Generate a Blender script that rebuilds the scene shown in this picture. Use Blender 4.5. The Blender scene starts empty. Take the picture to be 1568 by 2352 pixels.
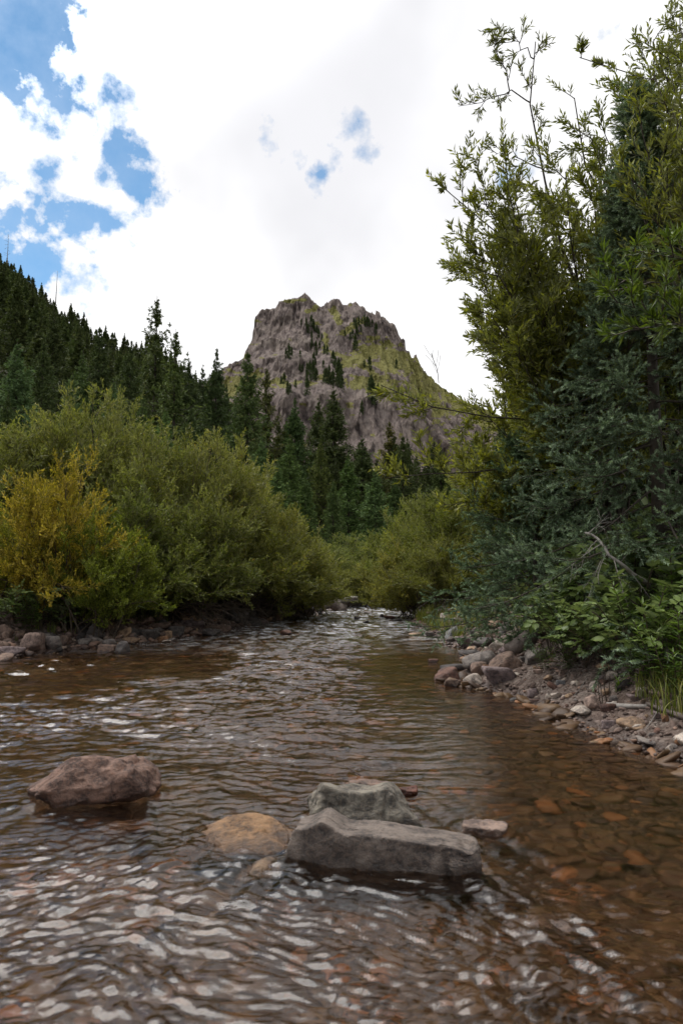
import bpy, bmesh, math
import numpy as np
from mathutils import Vector, Matrix
PI = math.pi
SC = bpy.context.scene
COL = SC.collection

# ------------------------------------------------------------------ camera
F = 1568.0                      # focal length in units of a 1568 x 2352 frame
PITCH = math.atan(154 / F)
CAMZ = 1.0
cam = bpy.data.cameras.new('camera')
cam.sensor_fit = 'VERTICAL'; cam.sensor_height = 36; cam.sensor_width = 24
cam.lens = 36 * F / 2352
cam.clip_start = 0.05; cam.clip_end = 6000
cam.dof.use_dof = True; cam.dof.focus_distance = 8.0; cam.dof.aperture_fstop = 5.6
camo = bpy.data.objects.new('camera', cam); COL.objects.link(camo)
camo.location = (0, 0, CAMZ); camo.rotation_euler = (PI / 2 + PITCH, 0, 0)
SC.camera = camo

def ray(px, py):
    dx = (px - 784) / F; dz = (1176 - py) / F
    c, s = math.cos(PITCH), math.sin(PITCH)
    return np.array([dx, c - s * dz, s + c * dz])
def at(px, py, Y):
    d = ray(px, py); return np.array([0, 0, CAMZ]) + d * (Y / d[1])

# ------------------------------------------------------------------ exposure
SC.view_settings.view_transform = 'Standard'; SC.view_settings.look = 'None'
SC.view_settings.exposure = 0.58; SC.view_settings.gamma = 1.0
SC.render.engine = 'CYCLES'
SC.cycles.use_denoising = True
SC.cycles.max_bounces = 10; SC.cycles.transparent_max_bounces = 12
SC.cycles.sample_clamp_indirect = 6.0

# ------------------------------------------------------------------ node helper
class NT:
    def __init__(s, nt): s.nt = nt; nt.nodes.clear()
    def n(s, t, **k):
        nd = s.nt.nodes.new(t)
        for a, b in k.items():
            if a == 'i':
                for kk, v in b.items():
                    if isinstance(v, bpy.types.NodeSocket): s.nt.links.new(v, nd.inputs[kk])
                    else: nd.inputs[kk].default_value = v
            else: setattr(nd, a, b)
        return nd
    def link(s, a, b): s.nt.links.new(a, b)
    def math(s, op, a, b=None, c=None, clamp=False):
        nd = s.nt.nodes.new('ShaderNodeMath'); nd.operation = op; nd.use_clamp = clamp
        for i, v in enumerate((a, b, c)):
            if v is None: continue
            if isinstance(v, bpy.types.NodeSocket): s.nt.links.new(v, nd.inputs[i])
            else: nd.inputs[i].default_value = v
        return nd.outputs[0]
    def mix(s, f, a, b, blend='MIX'):
        nd = s.nt.nodes.new('ShaderNodeMix'); nd.data_type = 'RGBA'; nd.blend_type = blend
        for k, v in ((0, f), (6, a), (7, b)):
            if isinstance(v, bpy.types.NodeSocket): s.nt.links.new(v, nd.inputs[k])
            else: nd.inputs[k].default_value = v if k == 0 else (tuple(v) + (1,))[:4]
        return nd.outputs[2]
    def ramp(s, f, stops):
        nd = s.nt.nodes.new('ShaderNodeValToRGB'); s.nt.links.new(f, nd.inputs[0])
        e = nd.color_ramp.elements
        while len(e) < len(stops): e.new(.5)
        for el, (p, c) in zip(e, stops):
            el.position = p; el.color = (tuple(c) + (1,))[:4] if hasattr(c, '__len__') else (c, c, c, 1)
        return nd.outputs[0]
    def noise(s, vec, scale, detail=4, rough=.55, dist=0):
        nd = s.n('ShaderNodeTexNoise', i={'Scale': scale, 'Detail': detail, 'Roughness': rough, 'Distortion': dist})
        if vec is not None: s.link(vec, nd.inputs['Vector'])
        return nd.outputs[0]

# ------------------------------------------------------------------ sky and sun
SUN_EL, SUN_AZ = math.radians(62), math.radians(-50)    # azimuth from +Y towards +X
world = bpy.data.worlds.new('World'); SC.world = world; world.use_nodes = True
w = NT(world.node_tree)
sky = w.n('ShaderNodeTexSky', sky_type='NISHITA', sun_disc=False, sun_elevation=SUN_EL, sun_rotation=SUN_AZ, altitude=3000)
sky.dust_density = 0.4
tc = w.n('ShaderNodeTexCoord').outputs['Generated']
n1 = w.noise(tc, 9, 8, .62); n2 = w.noise(tc, 2.4, 5, .5); n3 = w.noise(tc, 30, 5, .6)
wob = w.math('MULTIPLY_ADD', w.math('SUBTRACT', n1, .5), .22, w.math('MULTIPLY', w.math('SUBTRACT', n3, .5), .16))
holes = [(-20, 20, 85), (10, 90, 55), (0, -90, 120), (-60, 150, 80), (140, 248, 34), (105, 210, 26), (60, 285, 18), (266, 238, 9),
         (282, 375, 40), (305, 412, 34), (235, 408, 26), (105, 415, 18), (20, 515, 62), (110, 520, 55), (180, 505, 45),
         (235, 500, 26), (85, 590, 45), (-40, 440, 50), (140, 600, 30), (178, 648, 14), (20, 600, 50),
         (738, 404, 22), (726, 434, 12), (684, 373, 7), (612, 313, 4), (806, 293, 4), (832, 342, 8), (768, 385, 8),
         (1150, 425, 18), (1215, 390, 18), (1400, 70, 8)]
mask = None
for (hx, hy, hr) in holes:
    hr = hr + 8 if hx < 320 else hr
    d = ray(hx, hy); d = d / np.linalg.norm(d)
    vm = w.n('ShaderNodeVectorMath', operation='DISTANCE'); w.link(tc, vm.inputs[0]); vm.inputs[1].default_value = tuple(d)
    r = hr / F
    v = w.math('SUBTRACT', r, w.math('ADD', vm.outputs['Value'], w.math('MULTIPLY', wob, min(1.0, .35 + r * 14))))
    mask = v if mask is None else w.math('MAXIMUM', mask, v)
blue = w.n('ShaderNodeMapRange', i={'Value': mask, 'From Min': -.014, 'From Max': .012}).outputs[0]
sep = w.n('ShaderNodeSeparateXYZ', i={0: tc})
# breaks in the cloud behind the camera and to the sides
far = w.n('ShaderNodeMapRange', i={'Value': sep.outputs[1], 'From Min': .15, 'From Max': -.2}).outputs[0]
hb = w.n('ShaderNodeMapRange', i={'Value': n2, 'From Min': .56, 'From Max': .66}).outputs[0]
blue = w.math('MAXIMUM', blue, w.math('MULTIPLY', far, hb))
thin = w.n('ShaderNodeMapRange', i={'Value': n1, 'From Min': .35, 'From Max': .75, 'To Min': 1.0, 'To Max': .85}).outputs[0]
blue = w.math('MULTIPLY', blue, thin)
# brightness of the cloud deck: brightest round the hidden sun
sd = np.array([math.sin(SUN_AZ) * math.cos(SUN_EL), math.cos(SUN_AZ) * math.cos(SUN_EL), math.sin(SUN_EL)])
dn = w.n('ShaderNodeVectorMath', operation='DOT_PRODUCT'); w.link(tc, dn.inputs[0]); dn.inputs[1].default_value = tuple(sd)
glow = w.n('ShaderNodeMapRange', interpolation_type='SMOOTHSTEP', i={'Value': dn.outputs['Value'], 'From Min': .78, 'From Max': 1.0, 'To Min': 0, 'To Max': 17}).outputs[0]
n4 = w.noise(tc, 3.0, 4, .5)
greyd = ray(760, 240); greyd = greyd / np.linalg.norm(greyd)
gd = w.n('ShaderNodeVectorMath', operation='DISTANCE'); w.link(tc, gd.inputs[0]); gd.inputs[1].default_value = tuple(greyd)
gm = w.n('ShaderNodeMapRange', interpolation_type='SMOOTHSTEP', i={'Value': w.math('ADD', gd.outputs['Value'], w.math('MULTIPLY', w.math('SUBTRACT', n4, .5), .5)), 'From Min': .12, 'From Max': .34}).outputs[0]
cl = w.mix(gm, (5.9, 5.9, 6.12), (7.6, 7.6, 7.65))
shade = w.n('ShaderNodeMapRange', i={'Value': n4, 'From Min': .35, 'From Max': .62, 'To Min': .94, 'To Max': 1.05}).outputs[0]
cl = w.mix(1.0, cl, w.n('ShaderNodeCombineColor', i={0: shade, 1: shade, 2: shade}).outputs[0], 'MULTIPLY')
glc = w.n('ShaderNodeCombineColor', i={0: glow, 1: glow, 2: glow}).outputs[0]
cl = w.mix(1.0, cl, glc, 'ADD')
bk = w.n('ShaderNodeMapRange', interpolation_type='SMOOTHSTEP', i={'Value': sep.outputs[1], 'From Min': -.35, 'From Max': .35, 'To Min': .62, 'To Max': 1}).outputs[0]  # unseen cloud behind the camera dimmed so rock fronts get less light
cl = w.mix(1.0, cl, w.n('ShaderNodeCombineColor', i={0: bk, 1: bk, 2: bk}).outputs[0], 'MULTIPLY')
skyc = w.mix(1.0, sky.outputs[0], (.88, 1.25, 1.22), 'MULTIPLY')
skyc = w.mix(1.0, skyc, (.25, .25, .25), 'ADD')
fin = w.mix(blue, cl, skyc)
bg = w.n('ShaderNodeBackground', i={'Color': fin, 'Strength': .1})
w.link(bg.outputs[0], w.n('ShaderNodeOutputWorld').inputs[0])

sl = bpy.data.lights.new('sun', 'SUN'); sl.energy = 1.5; sl.angle = math.radians(42); sl.color = (1, .96, .9)
so = bpy.data.objects.new('sun', sl); COL.objects.link(so)
so.rotation_euler = Vector(sd).to_track_quat('Z', 'Y').to_euler()

# ------------------------------------------------------------------ numpy noise
def _h(ix, iy, iz, s):
    n = (ix.astype(np.int64) * 374761393 + iy.astype(np.int64) * 668265263 + iz.astype(np.int64) * 2147483647 + s * 974634777) & 0xffffffff
    n = ((n ^ (n >> 13)) * 1274126177) & 0xffffffff
    return (n ^ (n >> 16)) & 0xffffffff
_rg = np.random.default_rng(5); G = _rg.normal(size=(256, 3)); G /= np.linalg.norm(G, axis=1)[:, None]
def gn(x, y, z=None, seed=0):
    x = np.asarray(x, float); y = np.asarray(y, float)
    z = np.zeros_like(x) + (0.37 if z is None else z)
    x0, y0, z0 = np.floor(x), np.floor(y), np.floor(z)
    fx, fy, fz = x - x0, y - y0, z - z0
    u, v, t = (f * f * f * (f * (f * 6 - 15) + 10) for f in (fx, fy, fz))
    out = 0
    for a in (0, 1):
        for b in (0, 1):
            for c in (0, 1):
                g = G[_h(x0 + a, y0 + b, z0 + c, seed) & 255]
                d = g[..., 0] * (fx - a) + g[..., 1] * (fy - b) + g[..., 2] * (fz - c)
                out = out + d * (u if a else 1 - u) * (v if b else 1 - v) * (t if c else 1 - t)
    return out * 1.5
def fbm(x, y, z=None, o=4, seed=0, gain=.5):
    s = 0; a = 1; f = 1
    for i in range(o):
        s = s + a * gn(x * f, y * f, None if z is None else z * f, seed + i); a *= gain; f *= 2.03
    return s
def sst(a, b, x):
    t = np.clip((np.asarray(x, float) - a) / (b - a), 0, 1); return t * t * (3 - 2 * t)

# ------------------------------------------------------------------ mesh helpers
def mesh(name, V, faces, mat=None, attr=None, smooth=False, uv=None):
    """faces: list of (F,k) int arrays; mat: a material or list with per-array index"""
    me = bpy.data.meshes.new(name)
    V = np.ascontiguousarray(V, dtype=np.float32)
    me.vertices.add(len(V)); me.vertices.foreach_set('co', V.ravel())
    nl = sum(f.size for f in faces); npoly = sum(len(f) for f in faces)
    me.loops.add(nl); me.polygons.add(npoly)
    me.loops.foreach_set('vertex_index', np.concatenate([f.ravel() for f in faces]).astype(np.int32))
    tot = np.concatenate([np.full(len(f), f.shape[1]) for f in faces]).astype(np.int32)
    st = np.concatenate([[0], np.cumsum(tot)[:-1]]).astype(np.int32)
    me.polygons.foreach_set('loop_start', st); me.polygons.foreach_set('loop_total', tot)
    if isinstance(mat, (list, tuple)):
        for m in mat: me.materials.append(m)
        me.polygons.foreach_set('material_index', np.concatenate([np.full(len(f), i if i < len(mat) else 0) for i, f in enumerate(faces)]).astype(np.int32))
    elif mat: me.materials.append(mat)
    if smooth: me.polygons.foreach_set('use_smooth', np.ones(npoly, bool))
    if attr is not None:
        for k, a in attr.items():
            at_ = me.attributes.new(k, 'FLOAT', 'POINT'); at_.data.foreach_set('value', np.ascontiguousarray(a, dtype=np.float32))
    me.update(calc_edges=True)
    return me
def obj(name, me, parent=None):
    o = bpy.data.objects.new(name, me); COL.objects.link(o)
    if parent is not None: o.parent = parent
    return o
def tag(o, label=None, cat=None, group=None, kind=None):
    for k, v in (('label', label), ('category', cat), ('group', group), ('kind', kind)):
        if v: o[k] = v
    return o
def empty(name, loc=(0, 0, 0), rz=0, label=None, cat=None, group=None):
    o = bpy.data.objects.new(name, None); COL.objects.link(o); o.empty_display_size = .2
    o.location = tuple(float(c) for c in loc); o.rotation_euler = (0, 0, rz)
    return tag(o, label, cat, group)
def copy_tree(o, parent=None):
    c = o.copy(); COL.objects.link(c); c.parent = parent
    for ch in KIDS.get(o.name, []): copy_tree(ch, c)
    return c
KIDS = {}
def thing_from(name, parts, loc, rz=0, scale=(1, 1, 1), label=None, cat=None, group=None, color=None):
    """an Empty with one child per (name, mesh)"""
    e = empty(name, loc, rz, label, cat, group); e.scale = scale
    for n, me in parts:
        c = obj(n, me, e)
        if color: c.color = tuple(color) + (1,)
    return e
def nrm(v): return v / np.maximum(np.linalg.norm(v, axis=-1, keepdims=True), 1e-9)

def tubes(P, R, S=4):
    """P (N,K,3), R (N,K) -> verts, quads"""
    N, K, _ = P.shape
    T = np.gradient(P, axis=1); T = nrm(T)
    ref = np.where(np.abs(T[..., 2:3]) > .85, np.array([1., 0, 0]), np.array([0., 0, 1]))
    A = nrm(np.cross(T, ref)); B = np.cross(T, A)
    th = np.arange(S) * 2 * PI / S
    V = P[:, :, None, :] + R[:, :, None, None] * (A[:, :, None, :] * np.cos(th)[None, None, :, None] + B[:, :, None, :] * np.sin(th)[None, None, :, None])
    idx = np.arange(N * K * S).reshape(N, K, S)
    a = idx[:, :-1, :]; b = np.roll(a, -1, 2); d = idx[:, 1:, :]; c = np.roll(d, -1, 2)
    return V.reshape(-1, 3), np.stack([a, b, c, d], -1).reshape(-1, 4)
def cat_tubes(lst, S=4):
    VV = []; FF = []; o = 0
    for t in lst:
        P, R = t[0], t[1]; s = t[2] if len(t) > 2 else S
        v, f = tubes(P, R, s); VV.append(v); FF.append(f + o); o += len(v)
    return np.concatenate(VV), np.concatenate(FF)
def along(P, t):
    """P (N,K,3), t (N,n) -> pos, tangent"""
    N, K, _ = P.shape
    s = np.clip(t * (K - 1), 0, K - 1.001); i = s.astype(int); f = (s - i)[..., None]
    r = np.arange(N)[:, None]
    a, b = P[r, i], P[r, i + 1]
    return a * (1 - f) + b * f, nrm(b - a)
def kids(P, n, t0, t1, L, ang, up, rng, K=4, curl=.15, taper=.5, flat=None):
    N = len(P)
    t = t0 + (t1 - t0) * (np.arange(n)[None] + rng.random((N, n))) / n
    p, T = along(P, t)
    r = rng.normal(size=(N, n, 3))
    if flat is not None: r[..., 2] *= flat
    r = nrm(r - (r * T).sum(-1, keepdims=True) * T)
    a = ang * (.7 + .6 * rng.random((N, n, 1)))
    d = np.cos(a) * T + np.sin(a) * r; d[..., 2] += up; d = nrm(d)
    Lp = (L if np.ndim(L) == 0 else np.asarray(L)[:, None]) * (1 - taper * t) * (.6 + .7 * rng.random((N, n)))
    s = np.linspace(0, 1, K)
    bend = rng.normal(size=(N, n, 3)) * .14; bend[..., 2] += curl
    C = p[:, :, None] + (d[:, :, None] * s[:, None] + bend[:, :, None] * (s ** 2)[:, None]) * Lp[:, :, None, None]
    return C.reshape(N * n, K, 3), t.reshape(-1), Lp.reshape(-1)
def leaves(p, d, L, W, rng, fold=.25):
    """kites folded on the midrib: p,d (M,3)"""
    M = len(p); r = rng.normal(size=(M, 3)); r[:, 2] *= .5
    s = nrm(np.cross(d, r)); n = nrm(np.cross(s, d))
    L = L * (.65 + .6 * rng.random((M, 1))); W = W * (.7 + .5 * rng.random((M, 1)))
    V = np.stack([p, p + d * L * .45 + s * W * .5 + n * W * fold, p + d * L - n * L * .12, p + d * L * .45 - s * W * .5 + n * W * fold], 1)
    idx = np.arange(M * 4).reshape(M, 4)
    F_ = np.concatenate([idx[:, [0, 1, 2]], idx[:, [0, 2, 3]]])
    return V.reshape(-1, 3), F_
def leaf_on(C, n, t0, t1, ang, rng, up=.1):
    N = len(C); t = t0 + (t1 - t0) * (np.arange(n)[None] + rng.random((N, n)) * .8) / n
    p, T = along(C, np.minimum(t, 1))
    r = rng.normal(size=(N, n, 3)); r = nrm(r - (r * T).sum(-1, keepdims=True) * T)
    d = np.cos(ang) * T + np.sin(ang) * r; d[..., 2] += up
    return p.reshape(-1, 3), nrm(d).reshape(-1, 3)

# ------------------------------------------------------------------ materials
def mat(name):
    m = bpy.data.materials.new(name); m.use_nodes = True; return m, NT(m.node_tree)
def out(t, sh, disp=None):
    o = t.n('ShaderNodeOutputMaterial'); t.link(sh, o.inputs[0])
def foliage_mat(name, stops, rough=.5, trans=.3, tint=False, back=None, spec=.4):
    m, t = mat(name)
    a = t.n('ShaderNodeAttribute', attribute_name='rnd').outputs['Fac']
    c = t.ramp(a, stops)
    oi = t.n('ShaderNodeObjectInfo')
    if tint: c = t.mix(1.0, c, oi.outputs['Color'], 'MULTIPLY')
    geo = t.n('ShaderNodeNewGeometry')
    if back: c = t.mix(geo.outputs['Backfacing'], c, t.mix(.6, c, back))
    p = t.n('ShaderNodeBsdfPrincipled', i={'Base Color': c, 'Roughness': rough, 'Specular IOR Level': spec})
    tr = t.n('ShaderNodeBsdfTranslucent', i={'Color': t.mix(1.0, c, (1.3, 1.35, .6), 'MULTIPLY')})
    mx = t.n('ShaderNodeMixShader', i={0: trans, 1: p.outputs[0], 2: tr.outputs[0]})
    out(t, mx.outputs[0]); return m
def plain_mat(name, c1, c2, scale=20, rough=.8, bump=.3, bs=60, tint=False):
    m, t = mat(name)
    tcn = t.n('ShaderNodeTexCoord').outputs['Object']
    f = t.noise(tcn, scale, 5); c = t.mix(t.n('ShaderNodeMapRange', i={'Value': f, 'From Min': .35, 'From Max': .65}).outputs[0], c1, c2)
    b = t.n('ShaderNodeBump', i={'Strength': bump, 'Distance': .01, 'Height': t.noise(tcn, bs, 4)})
    p = t.n('ShaderNodeBsdfPrincipled', i={'Base Color': c, 'Roughness': rough, 'Normal': b.outputs[0]})
    out(t, p.outputs[0]); return m
def stone_mat(name, hero=None):
    m, t = mat(name)
    tcn = t.n('ShaderNodeTexCoord').outputs['Object']; oi = t.n('ShaderNodeObjectInfo')
    geo = t.n('ShaderNodeNewGeometry'); z = t.n('ShaderNodeSeparateXYZ', i={0: geo.outputs['Position']}).outputs[2]
    off = t.n('ShaderNodeVectorMath', operation='MULTIPLY_ADD', i={0: oi.outputs['Location'], 1: (3.1, 2.7, 1.9), 2: tcn}).outputs[0]
    pos = geo.outputs['Position']
    n_a = t.noise(pos, 14, 6, .6); n_b = t.noise(pos, 70, 5, .7); n_c = t.noise(pos, 260, 3, .7)
    base = oi.outputs['Color']
    c = t.mix(t.ramp(n_a, [(.41, 0), (.59, 1)]), t.mix(1, base, (.40, .38, .38), 'MULTIPLY'), t.mix(1, base, (1.42, 1.36, 1.26), 'MULTIPLY'))
    sp = t.ramp(n_b, [(.42, 0), (.68, 1)])
    c = t.mix(t.math('MULTIPLY', sp, .6), c, t.mix(1, base, (1.9, 1.65, 1.4), 'MULTIPLY'))
    sp2 = t.ramp(n_c, [(.3, 1), (.48, 0)])
    c = t.mix(t.math('MULTIPLY', sp2, .7), c, t.mix(1, base, (.25, .23, .24), 'MULTIPLY'))
    wet = t.n('ShaderNodeMapRange', i={'Value': t.math('ADD', z, t.math('MULTIPLY', t.math('SUBTRACT', n_a, .5), .03)), 'From Min': .012, 'From Max': .035, 'To Min': 1, 'To Max': 0}).outputs[0]
    c = t.mix(t.math('MULTIPLY', wet, .62), c, t.mix(1, c, (.28, .22, .18), 'MULTIPLY'))
    rg = t.math('MULTIPLY_ADD', wet, -.5, .82)
    hgt = t.math('ADD', t.math('MULTIPLY', n_a, 1.0), t.math('ADD', t.math('MULTIPLY', n_b, .4), t.math('MULTIPLY', n_c, .12)))
    b = t.n('ShaderNodeBump', i={'Strength': 1.0, 'Distance': .022, 'Height': hgt})
    p = t.n('ShaderNodeBsdfPrincipled', i={'Base Color': c, 'Roughness': rg, 'Normal': b.outputs[0]})
    out(t, p.outputs[0]); return m
M_STONE = stone_mat('stone')

M_WILLOW = foliage_mat('willow_leaf', [(0, (.060, .078, .012)), (.35, (.140, .165, .028)), (.7, (.24, .26, .055)), (.93, (.42, .41, .13)), (1, (.42, .27, .03))], .5, .35, True, (.26, .26, .14), .22)
M_YELLOW = foliage_mat('yellow_leaf', [(0, (.10, .11, .012)), (.3, (.23, .20, .025)), (.7, (.46, .365, .06)), (1, (.70, .55, .15))], .5, .35, True, None, .2)
M_RWILLOW = foliage_mat('tall_willow_leaf', [(0, (.065, .074, .010)), (.5, (.155, .168, .024)), (.9, (.28, .285, .055)), (.97, (.42, .41, .15)), (1, (.48, .26, .02))], .45, .4, True, (.20, .21, .12), .3)
M_NEEDLE = foliage_mat('spruce_needle', [(0, (.028, .038, .012)), (.5, (.070, .094, .032)), (.85, (.13, .16, .062)), (1, (.21, .21, .08))], .6, .12, True, None, .15)
M_BLUE = foliage_mat('blue_spruce_needle', [(0, (.030, .045, .022)), (.4, (.085, .125, .075)), (.75, (.24, .32, .225)), (1, (.42, .52, .39))], .55, .12, True, None, .2)
M_RASP = foliage_mat('raspberry_leaf', [(0, (.052, .085, .018)), (.5, (.12, .18, .042)), (1, (.25, .32, .10))], .45, .25, True, (.2, .24, .16))
M_FIRE = foliage_mat('fireweed_leaf', [(0, (.035, .07, .012)), (.5, (.08, .14, .024)), (1, (.16, .24, .045))], .45, .3, True)
M_GRASS = foliage_mat('grass_blade', [(0, (.06, .08, .014)), (.5, (.14, .165, .03)), (1, (.30, .27, .08))], .5, .3)
M_BARK = plain_mat('bark', (.035, .026, .019), (.075, .058, .043), 12, .85, .6, 50)
M_TWIG = plain_mat('twig_bark', (.045, .032, .020), (.09, .065, .042), 8, .7, .2, 60)
M_DEAD = plain_mat('weathered_wood', (.16, .14, .125), (.34, .31, .28), 14, .8, .7, 45)
M_LOG = plain_mat('wet_brown_wood', (.07, .05, .042), (.16, .125, .105), 14, .7, .7, 45)
M_PETAL = plain_mat('yellow_petal', (.75, .5, .02), (.8, .6, .04), 30, .6)
M_CONE = plain_mat('spruce_cone', (.11, .045, .02), (.18, .08, .035), 60, .7, .8, 90)

# ------------------------------------------------------------------ the land
LY = np.array([-40, 0, 3, 6, 8.7, 11.2, 13.5, 15.7, 19.6, 22.5, 25, 28, 34, 44, 60.])
LX = np.array([-7, -5.6, -5.2, -4.9, -4.35, -2.95, -2.3, -1.84, -1.05, -.6, .4, 2.6, 7.5, 14, 22.])
RY = np.array([-40, 0, 2, 3.0, 3.8, 4.15, 4.9, 5.8, 6.4, 7.0, 7.8, 9.0, 9.8, 12, 15.7, 19, 22, 25, 30, 38, 60.])
RX = np.array([3.5, 2.7, 2.25, 2.0, 1.86, 1.74, 1.62, 1.52, 1.25, 1.15, 1.42, 1.66, 1.70, 1.66, 1.60, 1.9, 2.6, 4.2, 8.5, 14, 26.])
def edges(y): return np.interp(y, LY, LX), np.interp(y, RY, RX)
def ground_z(x, y, fine=True):
    x = np.asarray(x, float); y = np.asarray(y, float)
    xl, xr = edges(y)
    wob = gn(x * .9, y * .9, None, 11) * .16 + gn(x * 2.6, y * 2.6, None, 12) * .06
    dl = xl - x + wob; dr = x - xr + wob           # positive = on the bank
    inr = np.minimum(-dl, -dr)                     # distance inside the river
    deep = .26 * (1 - np.exp(-np.maximum(inr, 0) / .9)) + .012
    lb = .05 + .45 * sst(0, 1.7, dl) + .012 * np.clip(dl, 0, 40)
    rb = .03 + .24 * sst(0, .75, dr) + .62 * sst(.4, 2.1, dr) + .02 * np.clip(dr, 0, 40)
    z = np.where(inr > 0, -deep * sst(0, .2, inr), 0)
    z = np.where(dl > 0, lb * sst(-.0, .18, dl), z); z = np.where(dr > 0, rb * sst(-.0, .16, dr), z)
    # forested slopes of the valley
    S = sst(32, 140, y)
    hill = S * np.maximum(.60 * (-x + 20), 0) * sst(-22, 12, -x + 0) + .012 * np.maximum(y - 40, 0)
    hr = S * np.maximum(.5 * (x - 14), 0)
    z = z + np.minimum(hill, 260 + .1 * np.abs(x)) + np.minimum(hr, 230)
    if fine:
        amp = .012 + .03 * sst(0, 1, np.maximum(dl, dr)) + .3 * sst(30, 120, y)
        z = z + fbm(x * 3.2, y * 3.2, None, 3, 21) * amp
    return z
def hit(px, py, water=False):
    d = ray(px, py); t = 1.0; o = np.array([0, 0, CAMZ])
    while t < 80:
        p = o + d * t
        g = float(ground_z(p[0], p[1]))
        if water: g = max(g, 0)
        if p[2] <= g: return p
        t += .02 + t * .002
    return p

# ground: one sheet, fine near the camera, coarse towards the horizon
rr = np.concatenate([[0.0], .4 * (1.0125 ** np.arange(735))]); rr = rr[rr < 3600]
ths = np.concatenate([np.linspace(-PI, -1.0, 70, endpoint=False), np.linspace(-1.0, 1.0, 420, endpoint=False), np.linspace(1.0, PI, 70, endpoint=False)])
RR, TT = np.meshgrid(rr, ths, indexing='ij')
gx, gy = RR * np.sin(TT), RR * np.cos(TT)
gz = ground_z(gx, gy)
i = np.arange(gx.size).reshape(gx.shape)
q = np.stack([i[:-1], i[1:], np.roll(i, -1, 1)[1:], np.roll(i, -1, 1)[:-1]], -1).reshape(-1, 4)
m, t = mat('river_bank')
geo = t.n('ShaderNodeNewGeometry').outputs['Position']; spz = t.n('ShaderNodeSeparateXYZ', i={0: geo})
v1 = t.n('ShaderNodeTexVoronoi', i={'Vector': geo, 'Scale': 16}); v2 = t.n('ShaderNodeTexVoronoi', i={'Vector': geo, 'Scale': 45})
vv = t.n('ShaderNodeSeparateColor', i={0: v1.outputs['Color']}).outputs[0]; vw = t.n('ShaderNodeSeparateColor', i={0: v2.outputs['Color']}).outputs[0]
cA = t.ramp(vv, [(0, (.065, .040, .030)), (.4, (.11, .074, .058)), (.75, (.16, .115, .092)), (1, (.22, .165, .14))])
cB = t.ramp(vw, [(0, (.05, .034, .026)), (.5, (.11, .08, .065)), (1, (.22, .18, .155))])
cg = t.mix(t.ramp(t.noise(geo, 2.5, 4), [(.4, 0), (.6, 1)]), cA, cB)
soil = t.mix(t.noise(geo, 6, 5), (.030, .022, .015), (.085, .060, .042))
moss = t.mix(t.noise(geo, 9, 5), (.020, .032, .008), (.055, .065, .018))
hh = t.n('ShaderNodeMapRange', i={'Value': t.math('ADD', spz.outputs[2], t.math('MULTIPLY', t.noise(geo, 1.7, 4), .5)), 'From Min': .75, 'From Max': 1.05}).outputs[0]
land = t.mix(t.ramp(t.noise(geo, 1.1, 4), [(.42, 0), (.6, 1)]), soil, moss)
c = t.mix(hh, cg, land)
# under water: rust brown cobbles
bvec = t.n('ShaderNodeVectorMath', operation='MULTIPLY', i={0: geo, 1: (1, 1.5, 1)}).outputs[0]
v3 = t.n('ShaderNodeTexVoronoi', i={'Vector': bvec, 'Scale': 8, 'Randomness': .95}); v3e = t.n('ShaderNodeTexVoronoi', feature='DISTANCE_TO_EDGE', i={'Vector': bvec, 'Scale': 8, 'Randomness': .95})
vb = t.n('ShaderNodeSeparateColor', i={0: v3.outputs['Color']})
cbed = t.ramp(vb.outputs[0], [(0, (.055, .026, .011)), (.35, (.095, .048, .020)), (.6, (.135, .078, .034)), (.85, (.17, .098, .045)), (1, (.25, .105, .034))])
cbed = t.mix(t.ramp(t.noise(geo, 30, 5), [(.35, 0), (.7, 1)]), cbed, (.065, .036, .017))
cbed = t.mix(t.ramp(v3e.outputs[0], [(0, 1), (.09, 0)]), cbed, (.03, .016, .008))
under = t.n('ShaderNodeMapRange', i={'Value': spz.outputs[2], 'From Min': -.035, 'From Max': .012, 'To Min': 1, 'To Max': 0}).outputs[0]
c = t.mix(under, c, cbed)
b = t.n('ShaderNodeBump', i={'Strength': .9, 'Distance': .03, 'Height': t.math('ADD', t.math('MULTIPLY', v1.outputs['Distance'], -1.0), t.math('MULTIPLY', v2.outputs['Distance'], -.5))})
wet = t.n('ShaderNodeMapRange', i={'Value': spz.outputs[2], 'From Min': .02, 'From Max': .06, 'To Min': 1, 'To Max': 0}).outputs[0]
c = t.mix(t.math('MULTIPLY', wet, t.math('SUBTRACT', 1.0, under)), c, t.mix(1, c, (.5, .42, .38), 'MULTIPLY'))
p = t.n('ShaderNodeBsdfPrincipled', i={'Base Color': c, 'Roughness': t.math('MULTIPLY_ADD', wet, -.4, .9), 'Normal': b.outputs[0]})
out(t, p.outputs[0])
tag(obj('ground', mesh('ground', np.stack([gx, gy, gz], -1).reshape(-1, 3), [q], m, smooth=True)), kind='structure')

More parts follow.
